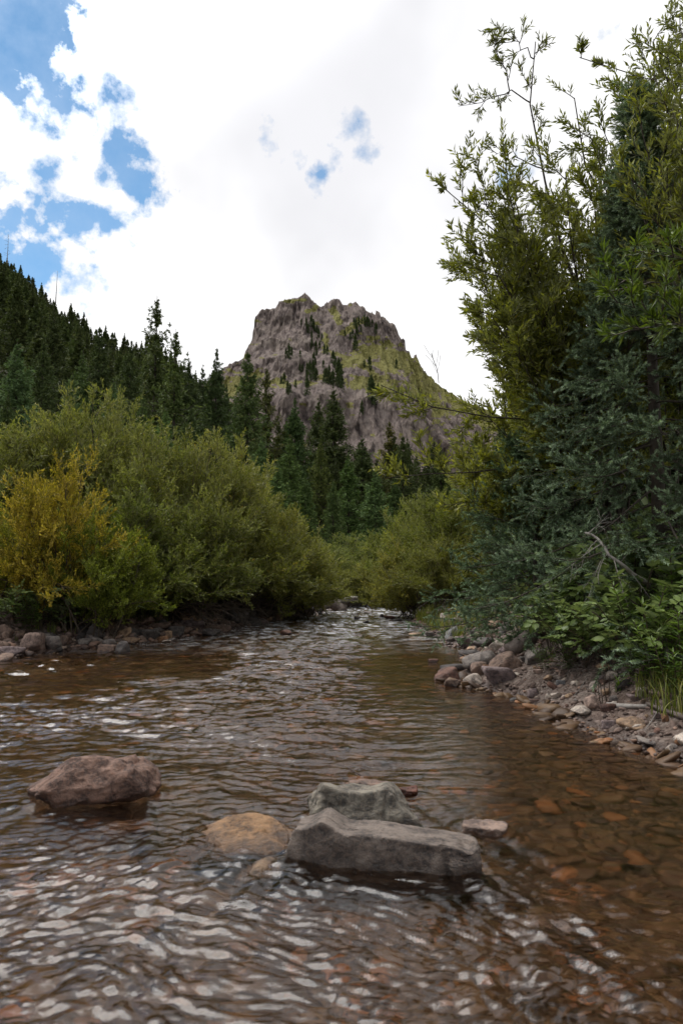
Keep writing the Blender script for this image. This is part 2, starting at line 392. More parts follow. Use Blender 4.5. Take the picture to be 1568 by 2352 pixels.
# ------------------------------------------------------------------ water
ROCKS_IN_WATER = []     # (x, y, radius, strength)
def hero_at(px, py): return at_z(px, py, 0.0)
def at_z(px, py, z):
    d = ray(px, py); return np.array([0, 0, CAMZ]) + d * ((z - CAMZ) / d[2])
for (a, b_, r_, s_) in [(215, 1845, .26, 1), (835, 1890, .20, .8), (880, 1985, .30, .8), (550, 1935, .17, .9), (590, 2015, .10, .9), (1120, 1910, .08, .7),
                        (940, 1820, .05, .5), (262, 1492, .35, .8), (658, 1456, .12, .5), (1290, 2120, .07, .8), (840, 1805, .08, .6), (1340, 2260, .10, .7), (1180, 2240, .08, .6)]:
    pz = at_z(a, b_, 0); ROCKS_IN_WATER.append((pz[0], pz[1], r_, s_))
def water_z(x, y):
    wx = x + .28 * gn(x * .9, y * .7, None, 31) + .08 * gn(x * 3, y * 3, None, 32)
    wy = y + .30 * gn(x * .8, y * .9, None, 33) + .06 * gn(x * 4, y * 3, None, 34) + .18 * x * gn(x * .5, y * .35, None, 47)
    xl, xr = edges(y)
    calm = sst(.5, 1.9, xr - x + .35 * gn(x * .7, y * .6, None, 40)) * sst(.15, 1.0, x - xl)
    patch = sst(-.46, .20, gn(x * .55, y * .28, None, 41) + .5 * gn(x * 1.6, y * .8, None, 42))
    near = 1 - sst(2.0, 3.2, y)
    T = calm * (.25 + .75 * np.maximum(patch, near)) * (1 - .45 * sst(1.0, 1.9, x) * (1 - near))
    T = np.maximum(T, calm * .85 * sst(9, 13, y))
    T = .08 + .92 * T
    def rid(v): return .5 - np.sqrt(v * v + .004) * 1.7
    nr = .28 + .72 * sst(2.2, 4.0, y)
    h = .0200 * T * nr * rid(gn(wx * 2.4, wy * 6.0, None, 35)) + .0120 * T * gn(wx * 1.1, wy * 2.4, None, 36)
    h += .0100 * T * (.6 + .4 * nr) * rid(gn(wx * 5.5, wy * 15, None, 37)) * (.5 + sst(-.3, .3, gn(x * 2, y * 2, None, 44)))
    m1 = sst(-.25, .25, gn(x * 1.9, y * 1.6, None, 50)); m2 = 1 - m1
    ra, rb_ = wx * .86 + wy * .50, -wx * .50 + wy * .86; sa, sb = wx * .91 - wy * .41, wx * .41 + wy * .91
    h += .0058 * T * (.35 + m1) * gn(ra * 15, rb_ * 38, None, 38) + .0058 * T * (.35 + m2) * gn(sa * 17, sb * 43, None, 51)
    h += (.0027 * T * gn(ra * 36, rb_ * 80, None, 39) + .0027 * T * gn(sa * 33, sb * 88, None, 52)) * (1 - sst(6, 12, y))
    h += .036 * T * sst(4.0, 8.5, y) * rid(gn(wx * 3.1, wy * 7.5, None, 49))
    h += .0012 * T * gn(wx * 44, wy * 110, None, 48) * (1 - sst(3, 5, y))
    h += .050 * sst(8, 18, y) * T * rid(gn(wx * 1.1, wy * 1.6, None, 46))
    for (rx, ry, r, s) in ROCKS_IN_WATER:
        dx = x - rx; dy = ry - y
        near_ = (np.abs(dx) < 1.6) & (dy > -.8) & (dy < 2.2)
        if not near_.any(): continue
        V = np.abs(dx) - r * .9 - .33 * np.maximum(dy, -r)
        env = np.exp(-np.maximum(dy, 0) / .55) * sst(-r * 1.6, -r * .2, dy)
        k = s * .011 * env * (np.exp(-(V / .035) ** 2) - .6 * np.exp(-((V + .075) / .035) ** 2) + .45 * np.exp(-((V - .085) / .03) ** 2))
        dd = np.sqrt(dx * dx + (dy * 1.2) ** 2)
        up_ = s * .008 * np.exp(-((dd - r * 1.15) / .04) ** 2) * sst(.2 * r, -r, dy)
        chop = s * .004 * np.exp(-((np.abs(dx)) / (r * 1.3)) ** 2) * env * gn(x * 22, y * 26, None, 45)
        h = h + k + up_ + chop
    return h
ys = [-30, -18, -10, -6, -4, -2.5, -1.5, -.8, -.2, .3, .6, .8, 1.0]
yv = 1.1
while yv < 62: ys.append(yv); yv += .0056 * max(1, yv / 1.5)
ys = np.array(ys); us = np.linspace(-1, 1, 560)
YY, UU = np.meshgrid(ys, us, indexing='ij')
hw = np.where(YY < 1, 9.0 - .0 * YY, 1.4 + .62 * YY); hw = np.where(YY < 1, 7.5, hw)
XX = UU * hw
xl_, xr_ = edges(YY)
XX = np.clip(XX, xl_ - 1.2, xr_ + 1.0)
inside = (XX > xl_ - 1.15) & (XX < xr_ + .95)
ZZ = water_z(XX, YY)
i = np.arange(XX.size).reshape(XX.shape)
q = np.stack([i[:-1, :-1], i[:-1, 1:], i[1:, 1:], i[1:, :-1]], -1).reshape(-1, 4)
keep = (np.abs(XX[:-1, :-1] - XX[:-1, 1:]) > 1e-5).ravel() & (np.abs(XX[1:, 1:] - XX[1:, :-1]) > 1e-5).ravel()
q = q[keep]
m, t = mat('stream_water')
geo = t.n('ShaderNodeNewGeometry').outputs['Position']
st_ = t.n('ShaderNodeVectorMath', operation='MULTIPLY', i={0: geo, 1: (24, 46, 1)}).outputs[0]
st2 = t.n('ShaderNodeVectorMath', operation='MULTIPLY', i={0: geo, 1: (7, 15, 1)}).outputs[0]
bh = t.math('ADD', t.math('MULTIPLY', t.noise(st_, 1.0, 5, .62, .6), .0030), t.math('MULTIPLY', t.noise(st2, 1.0, 3, .5, .8), .0045))
b = t.n('ShaderNodeBump', i={'Strength': .48, 'Distance': 1.0, 'Height': bh})
p = t.n('ShaderNodeBsdfPrincipled', i={'Base Color': (.82, .66, .50, 1), 'Roughness': .02, 'IOR': 1.40, 'Transmission Weight': 1.0, 'Normal': b.outputs[0]})
# far riffle foam, spread further to paint in the silvery sky reflection
ysep = t.n('ShaderNodeSeparateXYZ', i={0: geo}).outputs[1]
fz = t.math('MULTIPLY', t.n('ShaderNodeMapRange', i={'Value': ysep, 'From Min': 9, 'From Max': 16}).outputs[0], 1.0)
fv = t.n('ShaderNodeVectorMath', operation='MULTIPLY', i={0: geo, 1: (3.2, 3.6, 1)}).outputs[0]
foam_sheen = t.math('MULTIPLY', fz, t.ramp(t.noise(fv, 1.0, 8, .7, .4), [(.48, 0), (.64, .8)]))
fm = t.n('ShaderNodeBsdfDiffuse', i={'Color': (.72, .72, .72, 1)})
mx = t.n('ShaderNodeMixShader', i={0: foam_sheen, 1: p.outputs[0], 2: fm.outputs[0]})
out(t, mx.outputs[0])
tag(obj('water', mesh('water', np.stack([XX, YY, ZZ], -1).reshape(-1, 3), [q], m, smooth=True)), kind='structure')

# ------------------------------------------------------------------ mountain
MY = 700.0
PR = [(-900, 1020), (-500, 900), (-250, 740), (-60, 655), (0, 620), (100, 560), (150, 510), (190, 480), (265, 440), (278, 400), (290, 380), (312, 330), (330, 290), (340, 245), (352, 224), (380, 200), (410, 190), (432, 183), (440, 186),
      (465, 157), (520, 147), (570, 140), (595, 127), (612, 133), (640, 155), (668, 172), (690, 160), (720, 140), (760, 127), (774, 132), (790, 150), (812, 160), (828, 148), (840, 140), (858, 138), (875, 152), (895, 180), (910, 205),
      (925, 222), (936, 226), (940, 216), (946, 228), (958, 236), (961, 214), (972, 210), (981, 222), (985, 250), (1008, 250), (1025, 262), (1060, 290), (1082, 330), (1095, 352), (1103, 346), (1114, 356), (1120, 395), (1130, 402), (1142, 404), (1150, 440),
      (1160, 446), (1164, 424), (1174, 420), (1184, 448), (1196, 470), (1210, 515), (1260, 550), (1300, 575), (1400, 635), (1490, 680), (1700, 800), (2100, 940), (2600, 1010)]
PR = np.array([(439.04 + a * .44, 627.2 + b * .44) for a, b in PR])
px_x = (PR[:, 0] - 784) / F; zz = []
for a, b_ in PR: zz.append(at(a, b_, MY)[2])
PXW = np.array([at(a, b_, MY)[0] for a, b_ in PR]); PZW = np.array(zz)
ZB = -5.0
def mountain_pt(u, v, disp=True):
    """u = world x at the crest, v 0 foot .. 1 crest -> x, y, z, grass"""
    hc = np.interp(u, PXW, PZW)
    z = ZB + (hc - ZB) * v
    # slope profile: scree foot, bands of cliff, grassy shelves
    prof = np.interp(v, [0, .3, .42, .5, .62, .70, .9, 1.0], [0, .32, .40, .53, .63, .76, .93, 1.0])
    y = MY - 330 * (1 - prof) * np.clip(hc / 200, .35, 1.3)
    x = u * (1 - (1 - prof) * .10)
    if disp:
        fl = fbm(x / 15, z / 55, None, 5, 60); big = fbm(x / 60, z / 70, None, 3, 66)
        y = y - fbm(x / 5.0, z / 15, None, 4, 63, .6) * 2.8 - np.abs(fbm(x / 3.4, z / 16, None, 3, 64)) * 2.6
        # gullies seen as columns
        rid = -np.abs(fbm(x / 8.5, z / 38 + x / 60, None, 4, 70))
        y = y - fl * 6 - big * 13 - rid * 6
        z = z + fbm(x / 30, y / 40, None, 4, 75) * 5 * np.clip(1.0 - v, 0, 1) * 3 * v
        x = x + fbm(x / 12, z / 12, None, 3, 80) * 1.6 * (1 - v)
    return x, y, z
u = np.concatenate([np.linspace(PXW[0], -125, 60, endpoint=False), np.linspace(-125, 150, 560, endpoint=False), np.linspace(150, PXW[-1], 90)])
v = np.linspace(0, 1, 330)
UU, VV = np.meshgrid(u, v, indexing='ij')
mx_, my_, mz_ = mountain_pt(UU, VV)
jag = fbm(u / 3.0, u * 0, None, 3, 90) * .45
mz_ = mz_ + jag[:, None] * sst(.93, 1, VV)
# back side falls away behind the crest
vb_ = np.linspace(0, 1, 30)[1:]
UB, VB = np.meshgrid(u, vb_, indexing='ij')
hc = np.interp(u, PXW, PZW)[:, None]
bx = mx_[:, -1:] + VB * 0; by = my_[:, -1:] + 12 * VB + 380 * VB ** 1.5; bz = mz_[:, -1:] * (1 - VB ** 1.2) + ZB * VB + fbm(UB / 25, VB * 12, None, 3, 91) * 8 * VB * (1 - VB)
X = np.concatenate([mx_, bx], 1); Y = np.concatenate([my_, by], 1); Z = np.concatenate([mz_, bz], 1)
# grass cover follows the gentler ground and the long shelf falling to the right
Vfull = np.concatenate([VV, np.ones_like(VB)], 1); Ufull = np.concatenate([UU, UB], 1)
dd = np.array([at(439.04 + a * .44, 627.2 + b * .44, MY) for a, b in [(860, 420), (980, 400), (1120, 460), (1240, 560), (1400, 650), (1490, 700), (1700, 830)]])
# project the surface to the same plane MY for the painted shelf
sx = X * MY / Y; sz = CAMZ + (Z - CAMZ) * MY / Y
def band(pts, wid):
    """distance to a polyline in the x-z plane of the face"""
    P = np.array([at(439.04 + a * .44, 627.2 + b * .44, MY)[[0, 2]] for a, b in pts]); best = np.full(sx.shape, 1e9)
    for a, b in zip(P[:-1], P[1:]):
        ab = b - a; tt = np.clip(((sx - a[0]) * ab[0] + (sz - a[1]) * ab[1]) / (ab @ ab), 0, 1)
        best = np.minimum(best, np.hypot(sx - a[0] - tt * ab[0], sz - a[1] - tt * ab[1]))
    return 1 - best / wid
gr = np.full(sx.shape, -1.0)
for pts, wd in [([(900, 410), (980, 400), (1120, 470), (1240, 570), (1400, 660), (1560, 760), (1750, 860)], 14), ([(790, 475), (870, 450), (960, 410)], 6), ([(1180, 560), (1250, 640), (1300, 720)], 12),
                ([(790, 310), (830, 280), (900, 240)], 4), ([(850, 575), (930, 580), (1040, 600), (1150, 620)], 9), ([(420, 565), (480, 570)], 6), ([(160, 590), (260, 570), (350, 530)], 7), ([(190, 640), (230, 610)], 8),
                ([(680, 550), (720, 540)], 5), ([(230, 455), (280, 430)], 4), ([(740, 180), (770, 260)], 4), ([(700, 330), (700, 400)], 4), ([(980, 480), (1050, 500)], 9), ([(900, 480), (960, 530)], 5), ([(480, 145), (600, 140)], 1.5), ([(600, 200), (650, 180)], 3)]:
    gr = np.maximum(gr, band(pts, wd))
gnz = fbm(sx / 7, sz / 5, None, 5, 95, .6)
grass = np.clip((gr * 1.25 + 1.0 * gnz - .02) * 3.0, 0, 1)
grass = np.maximum(grass, np.clip((fbm(sx / 22, sz / 10, None, 4, 99) - .40) * 3, 0, .75))
i = np.arange(X.size).reshape(X.shape)
q = np.stack([i[:-1, :-1], i[1:, :-1], i[1:, 1:], i[:-1, 1:]], -1).reshape(-1, 4)
m, t = mat('mountain_rock')
geo = t.n('ShaderNodeNewGeometry').outputs['Position']
sv = t.n('ShaderNodeVectorMath', operation='MULTIPLY', i={0: geo, 1: (.32, .05, .13)}).outputs[0]
na = t.noise(sv, 1.0, 9, .72); nb = t.noise(geo, .035, 5, .55); ncc = t.noise(geo, .5, 5, .7)
rk = t.ramp(na, [(.34, (.10, .078, .072)), (.45, (.19, .150, .138)), (.56, (.26, .208, .185)), (.68, (.38, .31, .27))])
nd = t.noise(t.n('ShaderNodeVectorMath', operation='MULTIPLY', i={0: geo, 1: (.20, .05, .085)}).outputs[0], 1.0, 7, .68)
rk = t.mix(t.ramp(nb, [(.42, 0), (.62, .5)]), rk, (.20, .165, .13))
rk = t.mix(t.ramp(nd, [(.36, .75), (.50, 0)]), rk, (.06, .048, .05))
rk = t.mix(t.ramp(nd, [(.52, 0), (.66, .5)]), rk, (.33, .28, .25))
gc = t.mix(t.ramp(ncc, [(.38, 0), (.62, 1)]), (.12, .12, .035), (.29, .265, .09))
ga = t.n('ShaderNodeAttribute', attribute_name='rnd').outputs['Fac']
gf = t.ramp(t.math('ADD', ga, t.math('MULTIPLY', t.math('SUBTRACT', ncc, .5), .8)), [(.50, 0), (.72, 1)])
c = t.mix(gf, rk, gc)
b = t.n('ShaderNodeBump', i={'Strength': 1.0, 'Distance': 4.5, 'Height': t.math('ADD', na, t.math('MULTIPLY', ncc, .35))})
p = t.n('ShaderNodeBsdfPrincipled', i={'Base Color': c, 'Roughness': .95, 'Specular IOR Level': .1, 'Normal': b.outputs[0]})
out(t, p.outputs[0])
tag(obj('mountain', mesh('mountain', np.stack([X, Y, Z], -1).reshape(-1, 3), [q], m, {'rnd': grass.ravel()}, smooth=False)),
    'steep craggy brown peak with two blunt summits and grassy ledges', 'mountain', kind='structure')

# ------------------------------------------------------------------ conifers
def conifer(seed, H=10.0, R=2.0, nb=170, side=9, blades=8, bl=.16, bw=.05, sparse=0.0, droop=.25, dens_low=1.0):
    rng = np.random.default_rng(seed)
    s = np.linspace(0, 1, 10)
    tr = np.stack([.02 * H * (s ** 2) * rng.normal() * .3 + 0 * s, .02 * H * s ** 2 * rng.normal() * .3, s * H], -1)[None]
    trR = (.012 * H * (1 - s) + .008)[None]
    h = np.sort(rng.random(nb) ** .85); h = .03 + .96 * h
    az = np.arange(nb) * 2.39996 + rng.random(nb) * .9
    L = R * (1 - h) ** .95 * 1.12 * (.62 + .5 * rng.random(nb)) * (1 + .22 * np.sin(h * 37 + az)) + .03
    if sparse: L = np.where((h > .6) & (rng.random(nb) < sparse), L * .35, L * (1.0 + .35 * (h > .6)))
    el = np.interp(h, [0, .4, .8, 1], [-.32, -.12, .25, .95]) + rng.normal(size=nb) * .10
    k = np.linspace(0, 1, 6)
    dirx, diry = np.cos(az), np.sin(az)
    zc = np.sin(el)[:, None] * k - droop * np.sin(k * PI * .8)[None] * .35 + .22 * k[None] ** 3
    P = np.stack([dirx[:, None] * k * np.cos(el)[:, None], diry[:, None] * k * np.cos(el)[:, None], zc], -1) * L[:, None, None]
    P[..., 2] += (h * H)[:, None]; P[..., :2] += tr[0, np.clip((h * 9).astype(int), 0, 9), :2][:, None]
    Rb = (.006 * H * (1 - h) + .006)[:, None] * (1 - .8 * k)[None]
    B, bt, bL = kids(P, side, .12, 1.0, L * .40 + .02, 1.0, -.10, rng, 3, -.22, .55, flat=.35)
    allc = np.concatenate([B, P[:, [0, 2, 5]] * 1.0])
    p, d = leaf_on(allc, blades, .05, 1.0, .75, rng, -.08)
    tap = np.clip((H * 1.02 - p[:, 2:]) / (.2 * H), .22, 1)
    bl_ = bl * (.8 + .5 * rng.random(len(p)))[:, None] * tap
    V, Fc = leaves(p, d, bl_, bw * tap ** .6, rng, .1)
    tw = np.repeat(rng.random(len(allc)), blades)
    rn = np.clip(.55 * tw + .45 * rng.random(len(p)), 0, 1)
    tv, tf = cat_tubes([(tr, trR, 6), (P, Rb, 3)])
    return (tv, tf), (V, Fc, np.repeat(rn, 4))
def conifer_meshes(name, mm, **k):
    (tv, tf), (V, Fc, rn) = conifer(**k)
    return mesh(name + '_trunk', tv, [tf], M_BARK), mesh(name + '_crown', V, [Fc], mm, {'rnd': rn})
def conifer_single(name, mm, **k):
    (tv, tf), (V, Fc, rn) = conifer(**k)
    return mesh(name, np.concatenate([tv, V]), [tf, Fc + len(tv)], [M_BARK, mm], {'rnd': np.concatenate([np.zeros(len(tv)), rn])})
CF = [conifer_meshes('spruce', M_NEEDLE, seed=s, H=10, R=r, nb=n_, side=10, blades=9, bl=.15, bw=.05, sparse=sp, droop=dr)
      for s, r, n_, sp, dr in [(1, 1.9, 210, 0, .3), (2, 2.3, 210, 0, .45), (3, 1.6, 190, .1, .2), (4, 2.1, 140, .5, .7), (5, 2.6, 230, 0, .3)]]
HS = [conifer_single('hill_spruce', M_NEEDLE, seed=s, H=10, R=r, nb=120, side=6, blades=6, bl=.30, bw=.13, sparse=0, droop=.3) for s, r in [(11, 1.5), (12, 1.9), (13, 1.3), (14, 1.7)]]
MS = [conifer_single('peak_fir', M_NEEDLE, seed=s, H=10, R=r, nb=60, side=4, blades=4, bl=.8, bw=.4, sparse=0, droop=.2) for s, r in [(21, 2.2), (22, 2.8)]]
rng = np.random.default_rng(77)
# (x, top y, distance, variant, width factor, tint, label)
MID = [
    (-10, 800, 46, 1, 1.0, (.8, .9, .9), 'dark spruce cut by the left edge of the photo behind the willow'),
    (48, 775, 44, 2, 1.15, (1.25, 1.5, 1.7), 'blue-green spruce near the left edge standing in front of the forested slope'),
    (128, 690, 62, 0, 1.0, (.8, .8, .8), 'tall dark spruce second from the left against the slope'),
    (100, 770, 52, 4, .9, (.8, .85, .8), 'broad dark spruce between the blue-green spruce and the tall one'),
    (185, 800, 46, 2, 1.0, (1.1, 1.25, 1.2), 'narrow spruce with pale tip above the tallest willow stem'),
    (165, 850, 41, 2, .8, (1.1, 1.25, 1.3), 'short thin spruce left of the tallest willow stem'),
    (232, 745, 64, 1, 1.0, (.75, .8, .75), 'dark spruce in front of the slope under the saddle of its skyline'),
    (256, 868, 38, 2, .8, (1.15, 1.4, 1.4), 'small bluish spruce rising over the willow right of its tallest stem'),
    (300, 780, 60, 4, .9, (.8, .85, .8), 'dark broad spruce left of the ragged tall one'),
    (362, 676, 46, 3, 1.0, (.95, .95, .9), 'tall ragged spruce with sparse drooping top against the cloud'),
    (405, 752, 44, 3, 1.05, (1.15, 1.2, 1.05), 'spruce with two thin leader tips beside the ragged tall one'),
    (330, 905, 36, 0, .8, (1.1, 1.25, 1.1), 'low green spruce half sunk in the left willow thicket'),
    (375, 935, 33, 2, .9, (1.3, 1.6, 1.3), 'young spruce with pale leader poking out of the willow'),
    (432, 818, 52, 2, 1.0, (.75, .8, .8), 'thin dark spruce right of the twin-tipped one'),
    (468, 838, 58, 2, .9, (.7, .75, .8), 'slim spruce just left of the steeple-shaped one'),
    (497, 797, 50, 0, .95, (.8, .9, .95), 'steeple-shaped dark spruce left of the peak foot'),
    (571, 800, 43, 1, .95, (1.0, 1.1, .95), 'tall spruce standing against the left flank of the peak'),
    (613, 838, 50, 3, .9, (.95, .8, .65), 'brownish spruce touching the tall one on its right'),
    (545, 920, 46, 4, .8, (.85, 1.0, .95), 'dark filler spruce under the tall pair left of the peak'),
    (600, 1000, 38, 4, .8, (1.15, 1.4, 1.35), 'blue-tinged spruce at the edge of the left willow crest'),
    (679, 910, 50, 0, 1.0, (.9, 1.1, 1.05), 'pointed dark green spruce in front of the grey cliff foot'),
    (730, 912, 60, 2, 1.1, (.8, .8, .75), 'spruce with blunt narrow top just left of the central spire'),
    (766, 884, 54, 2, 1.2, (.8, .8, .75), 'central dark spire of spruce under the summit notch'),
    (664, 1000, 38, 1, .9, (1.2, 1.4, 1.15), 'light green spruce low in front of the pointed one'),
    (632, 1060, 33, 2, 1.1, (1.2, 1.45, 1.25), 'young spruce at the shoulder of the left willow slope'),
    (738, 1005, 41, 4, .75, (1.15, 1.1, .8), 'green spruce with rusty patch in the middle of the stand'),
    (800, 1035, 38, 0, .95, (1.1, 1.35, 1.1), 'leafy green young spruce right of the rusty one'),
    (832, 998, 50, 2, 1.2, (.8, .85, .8), 'dark narrow spruce right of the central spire'),
    (858, 1075, 36, 2, 1.2, (1.25, 1.5, 1.5), 'blue-tipped young spruce near the right willow'),
    (893, 962, 54, 3, 1.1, (1.2, .9, .65), 'thin brown-tinged spruce with open branches before the cliff'),
    (935, 1005, 54, 4, .8, (.75, .8, .7), 'dark spruce partly covered by the overhanging willow branch'),
    (1010, 1020, 46, 1, .9, (.8, .85, .75), 'dark spruce behind the overhanging willow, rightmost of the stand'),
    (700, 1085, 33, 0, 1.0, (1.0, 1.2, 1.0), 'low spruce filling the gap beneath the pointed one'),
    (765, 1100, 34, 1, .8, (.95, 1.1, .95), 'low dark spruce at the foot of the central stand'),
    (905, 1090, 38, 0, .9, (.85, 1.0, .9), 'dark spruce just above the far right bank willow'),
    (655, 960, 66, 2, 1.0, (.7, .75, .7), 'faraway thin spruce between the tall pair and the pointed one'),
    (520, 880, 64, 0, .8, (.7, .75, .75), 'faraway dark spruce seen between the steeple and the tall pair'),
    (1090, 985, 40, 4, .9, (.75, .8, .7), 'dark spruce mostly hidden behind the right bank willow tree'),
    (20, 900, 36, 4, .8, (.85, .95, .85), 'low dark spruce at the left edge behind the willow crest'),
    (440, 930, 40, 1, .8, (.75, .85, .8), 'dark spruce low behind the middle of the willow crest'),
]
for (px, py, d, k, wf, col, lab) in MID:
    top = at(px, py, d); gz0 = float(ground_z(top[0], d)); Hh = top[2] - gz0
    tr_, cr_ = CF[k]; sc = Hh / 10
    thing_from('spruce_tree', [('trunk', tr_), ('crown', cr_)], (top[0], d, gz0 - .05), rng.random() * 6.28,
               (sc * wf * 1.12 * (.6 + .4 * 10 / max(Hh, 8)), sc * wf * 1.12 * (.6 + .4 * 10 / max(Hh, 8)), sc), lab, 'spruce tree', 'spruces standing on the valley floor', tuple(1.25 * c_ for c_ in col))

rb = np.random.default_rng(404)
for k in range(34):
    px = 515 + 520 * (k + rb.random()) / 34; d = 48 + 26 * rb.random(); py = 990 + 95 * rb.random() - 40 * math.exp(-((px - 640) / 70) ** 2)
    top = at(px, py, d); gz0 = float(ground_z(top[0], d)); sc = (top[2] - gz0) / 10; tr_, cr_ = CF[k % 5]; tn = .75 + .35 * rb.random()
    thing_from('spruce_tree', [('trunk', tr_), ('crown', cr_)], (top[0], d, gz0 - .05), rb.random() * 6.28, (sc * 1.15, sc * 1.15, sc), 'dark spruce packed into the stand that hides the foot of the peak', 'spruce tree', 'spruces packed at the foot of the peak', (tn, tn, tn * .9))

# forest on the slope: skyline first, then rows down towards the floor
def single(name, me, loc, rz, sc, lab, cat, grp, col):
    o = obj(name, me); o.location = tuple(float(c) for c in loc); o.rotation_euler = (0, 0, rz); o.scale = sc; o.color = tuple(col) + (1,)
    return tag(o, lab, cat, grp)
SKYL = np.array([(-60, 540), (0, 578), (30, 600), (60, 625), (100, 660), (130, 690), (165, 712), (200, 735), (240, 762), (290, 772), (340, 790), (400, 812), (450, 850), (480, 890)])
n_h = 0
for k in range(185):
    fr = (k + .5) / 185
    if k < 52:
        px = -30 + 510 * (k + rng.random()) / 52; py = np.interp(px, SKYL[:, 0], SKYL[:, 1]) + rng.normal() * 9 - 2 ; d = 150 + rng.random() * 15
        lab = 'dark spruce in the topmost row of the forest, on the skyline of the left slope'; Hh = 13 + 5 * rng.random()
        grp = 'spruces along the skyline of the left slope'
    else:
        px = -40 + 560 * rng.random(); d = 74 + 74 * rng.random() ** .8
        lab = 'dark spruce among the packed forest on the face of the left slope'; Hh = 14 + 6 * rng.random(); py = None
        grp = 'spruces covering the left slope'
    if py is not None:
        top = at(px, py, d); x = top[0]; g0 = float(ground_z(x, d)); Hh = min(max(top[2] - g0, 7), 26)
    else:
        x = at(px, 1000, d)[0]; g0 = float(ground_z(x, d))
        lim = at(px, np.interp(px, SKYL[:, 0], SKYL[:, 1]) + 25, d)[2]
        Hh = min(Hh, lim - g0)
        if Hh < 5: continue
    zx_ = ['at the left edge of the photo', 'left of the tallest willow stem', 'above the tallest willow stem', 'left of the ragged spruce', 'around the ragged spruce'][int(np.clip((px + 10) / 82, 0, 4))]
    zd_ = '' if py is not None else (', high up' if d > 124 else (', halfway up' if d > 98 else ', low down'))
    lab = ('dark spruce on the skyline of the left slope, ' + zx_) if py is not None else ('dark spruce packed into the left slope ' + zx_ + zd_); grp = lab.replace('dark spruce', 'spruces', 1)
    s_ = Hh / 10; tn = .85 + .5 * rng.random()
    single('spruce_tree', HS[k % 4], (x, d, g0 - .3), rng.random() * 6.28, (s_, s_, s_), lab, 'spruce tree', grp, (tn, tn * (.9 + .15 * rng.random()), tn * .95))
# dead snags on the skyline
for (px, pyt, pyb, lab) in [(21, 538, 640, 'bare dead spruce tip rising above the forest at the far left'), (134, 622, 700, 'leaning bare dead pole on the skyline of the left slope')]:
    a = at(px, pyt, 150); b_ = at(px - 6, pyb, 150); hh_ = a[2] - b_[2]
    rg = np.random.default_rng(px); s = np.linspace(0, 1, 5)
    tk = np.stack([s * (a[0] - b_[0]) * .6, 0 * s, s * hh_], -1)[None]
    tw, _, _ = kids(tk, 16, .25, .95, hh_ * .10, 1.4, 0, rg, 3, -.1)
    o = empty('dead_tree', (b_[0], 150, b_[2]), 0, lab, 'dead tree')
    tv, tf = cat_tubes([(tk, np.linspace(.13, .02, 5)[None], 5)]); obj('trunk', mesh('dead_trunk', tv, [tf], M_DEAD), o)
    if px < 100:
        tv, tf = cat_tubes([(tw, np.full(tw.shape[:2], .03), 3)]); obj('branches', mesh('dead_branches', tv, [tf], M_DEAD), o)
# firs on the peak
PT = [(600, 262, 3), (625, 262, 4), (640, 285, 4), (610, 300, 3), (655, 300, 3), (665, 325, 3), (630, 330, 2.5), (575, 258, 2), (510, 425, 4), (495, 430, 2.5), (525, 420, 2.5), (570, 430, 2),
      (630, 370, 3), (650, 390, 3), (680, 345, 2.5), (670, 385, 2.5), (695, 410, 3), (710, 415, 3), (655, 420, 2.5), (640, 455, 3), (650, 470, 2), (740, 460, 4), (752, 475, 3), (620, 520, 4), (605, 510, 3), (635, 535, 5), (645, 550, 3),
      (655, 545, 3), (695, 555, 3.5), (705, 560, 4), (715, 562, 3.5), (730, 570, 3), (740, 568, 4), (770, 560, 7), (780, 580, 5), (765, 585, 4), (605, 575, 3), (605, 615, 4), (565, 505, 2), (580, 510, 2.2), (505, 620, 3), (515, 615, 2),
      (860, 270, 3), (850, 262, 2.5), (875, 258, 3), (890, 255, 2), (905, 245, 3), (920, 262, 4), (930, 270, 3), (860, 300, 3), (868, 310, 3), (840, 325, 3), (830, 335, 2.5), (802, 322, 2), (855, 375, 5), (965, 300, 4), (885, 295, 2),
      (945, 265, 2.5), (905, 268, 2.5), (930, 490, 4), (905, 480, 2), (1070, 485, 3), (940, 590, 4), (930, 600, 3), (975, 605, 2), (940, 650, 6), (950, 660, 5), (1075, 635, 2), (890, 720, 3), (690, 485, 2), (470, 575, 2.5), (485, 570, 3), (545, 590, 2), (720, 520, 2.5)]
Xg = X[:, :330] ; Yg = Y[:, :330]; Zg = Z[:, :330]
SXg = Xg * MY / Yg; SZg = CAMZ + (Zg - CAMZ) * MY / Yg
for k, (zx, zy, sz_) in enumerate(PT):
    c0 = at(439.04 + zx * .44, 627.2 + (zy + sz_ * 4) * .44, MY)
    j = np.argmin((SXg - c0[0]) ** 2 + (SZg - c0[2]) ** 2); pos = (Xg.flat[j], Yg.flat[j], Zg.flat[j] - .6)
    s_ = sz_ * .29 + .12
    reg = 'the gully left of centre' if zx < 700 and zy < 500 else ('the upper right shoulder' if zy < 400 else ('the ledges under the middle of the cliff' if zx < 850 else 'the grassy lower right flank'))
    single('fir_tree', MS[k % 2], pos, k * 1.3, (s_ * .8, s_ * .8, s_), 'tiny dark fir clinging to ' + reg + ' of the peak', 'fir tree', 'firs on ' + reg + ' of the peak', (.9, .95, 1))

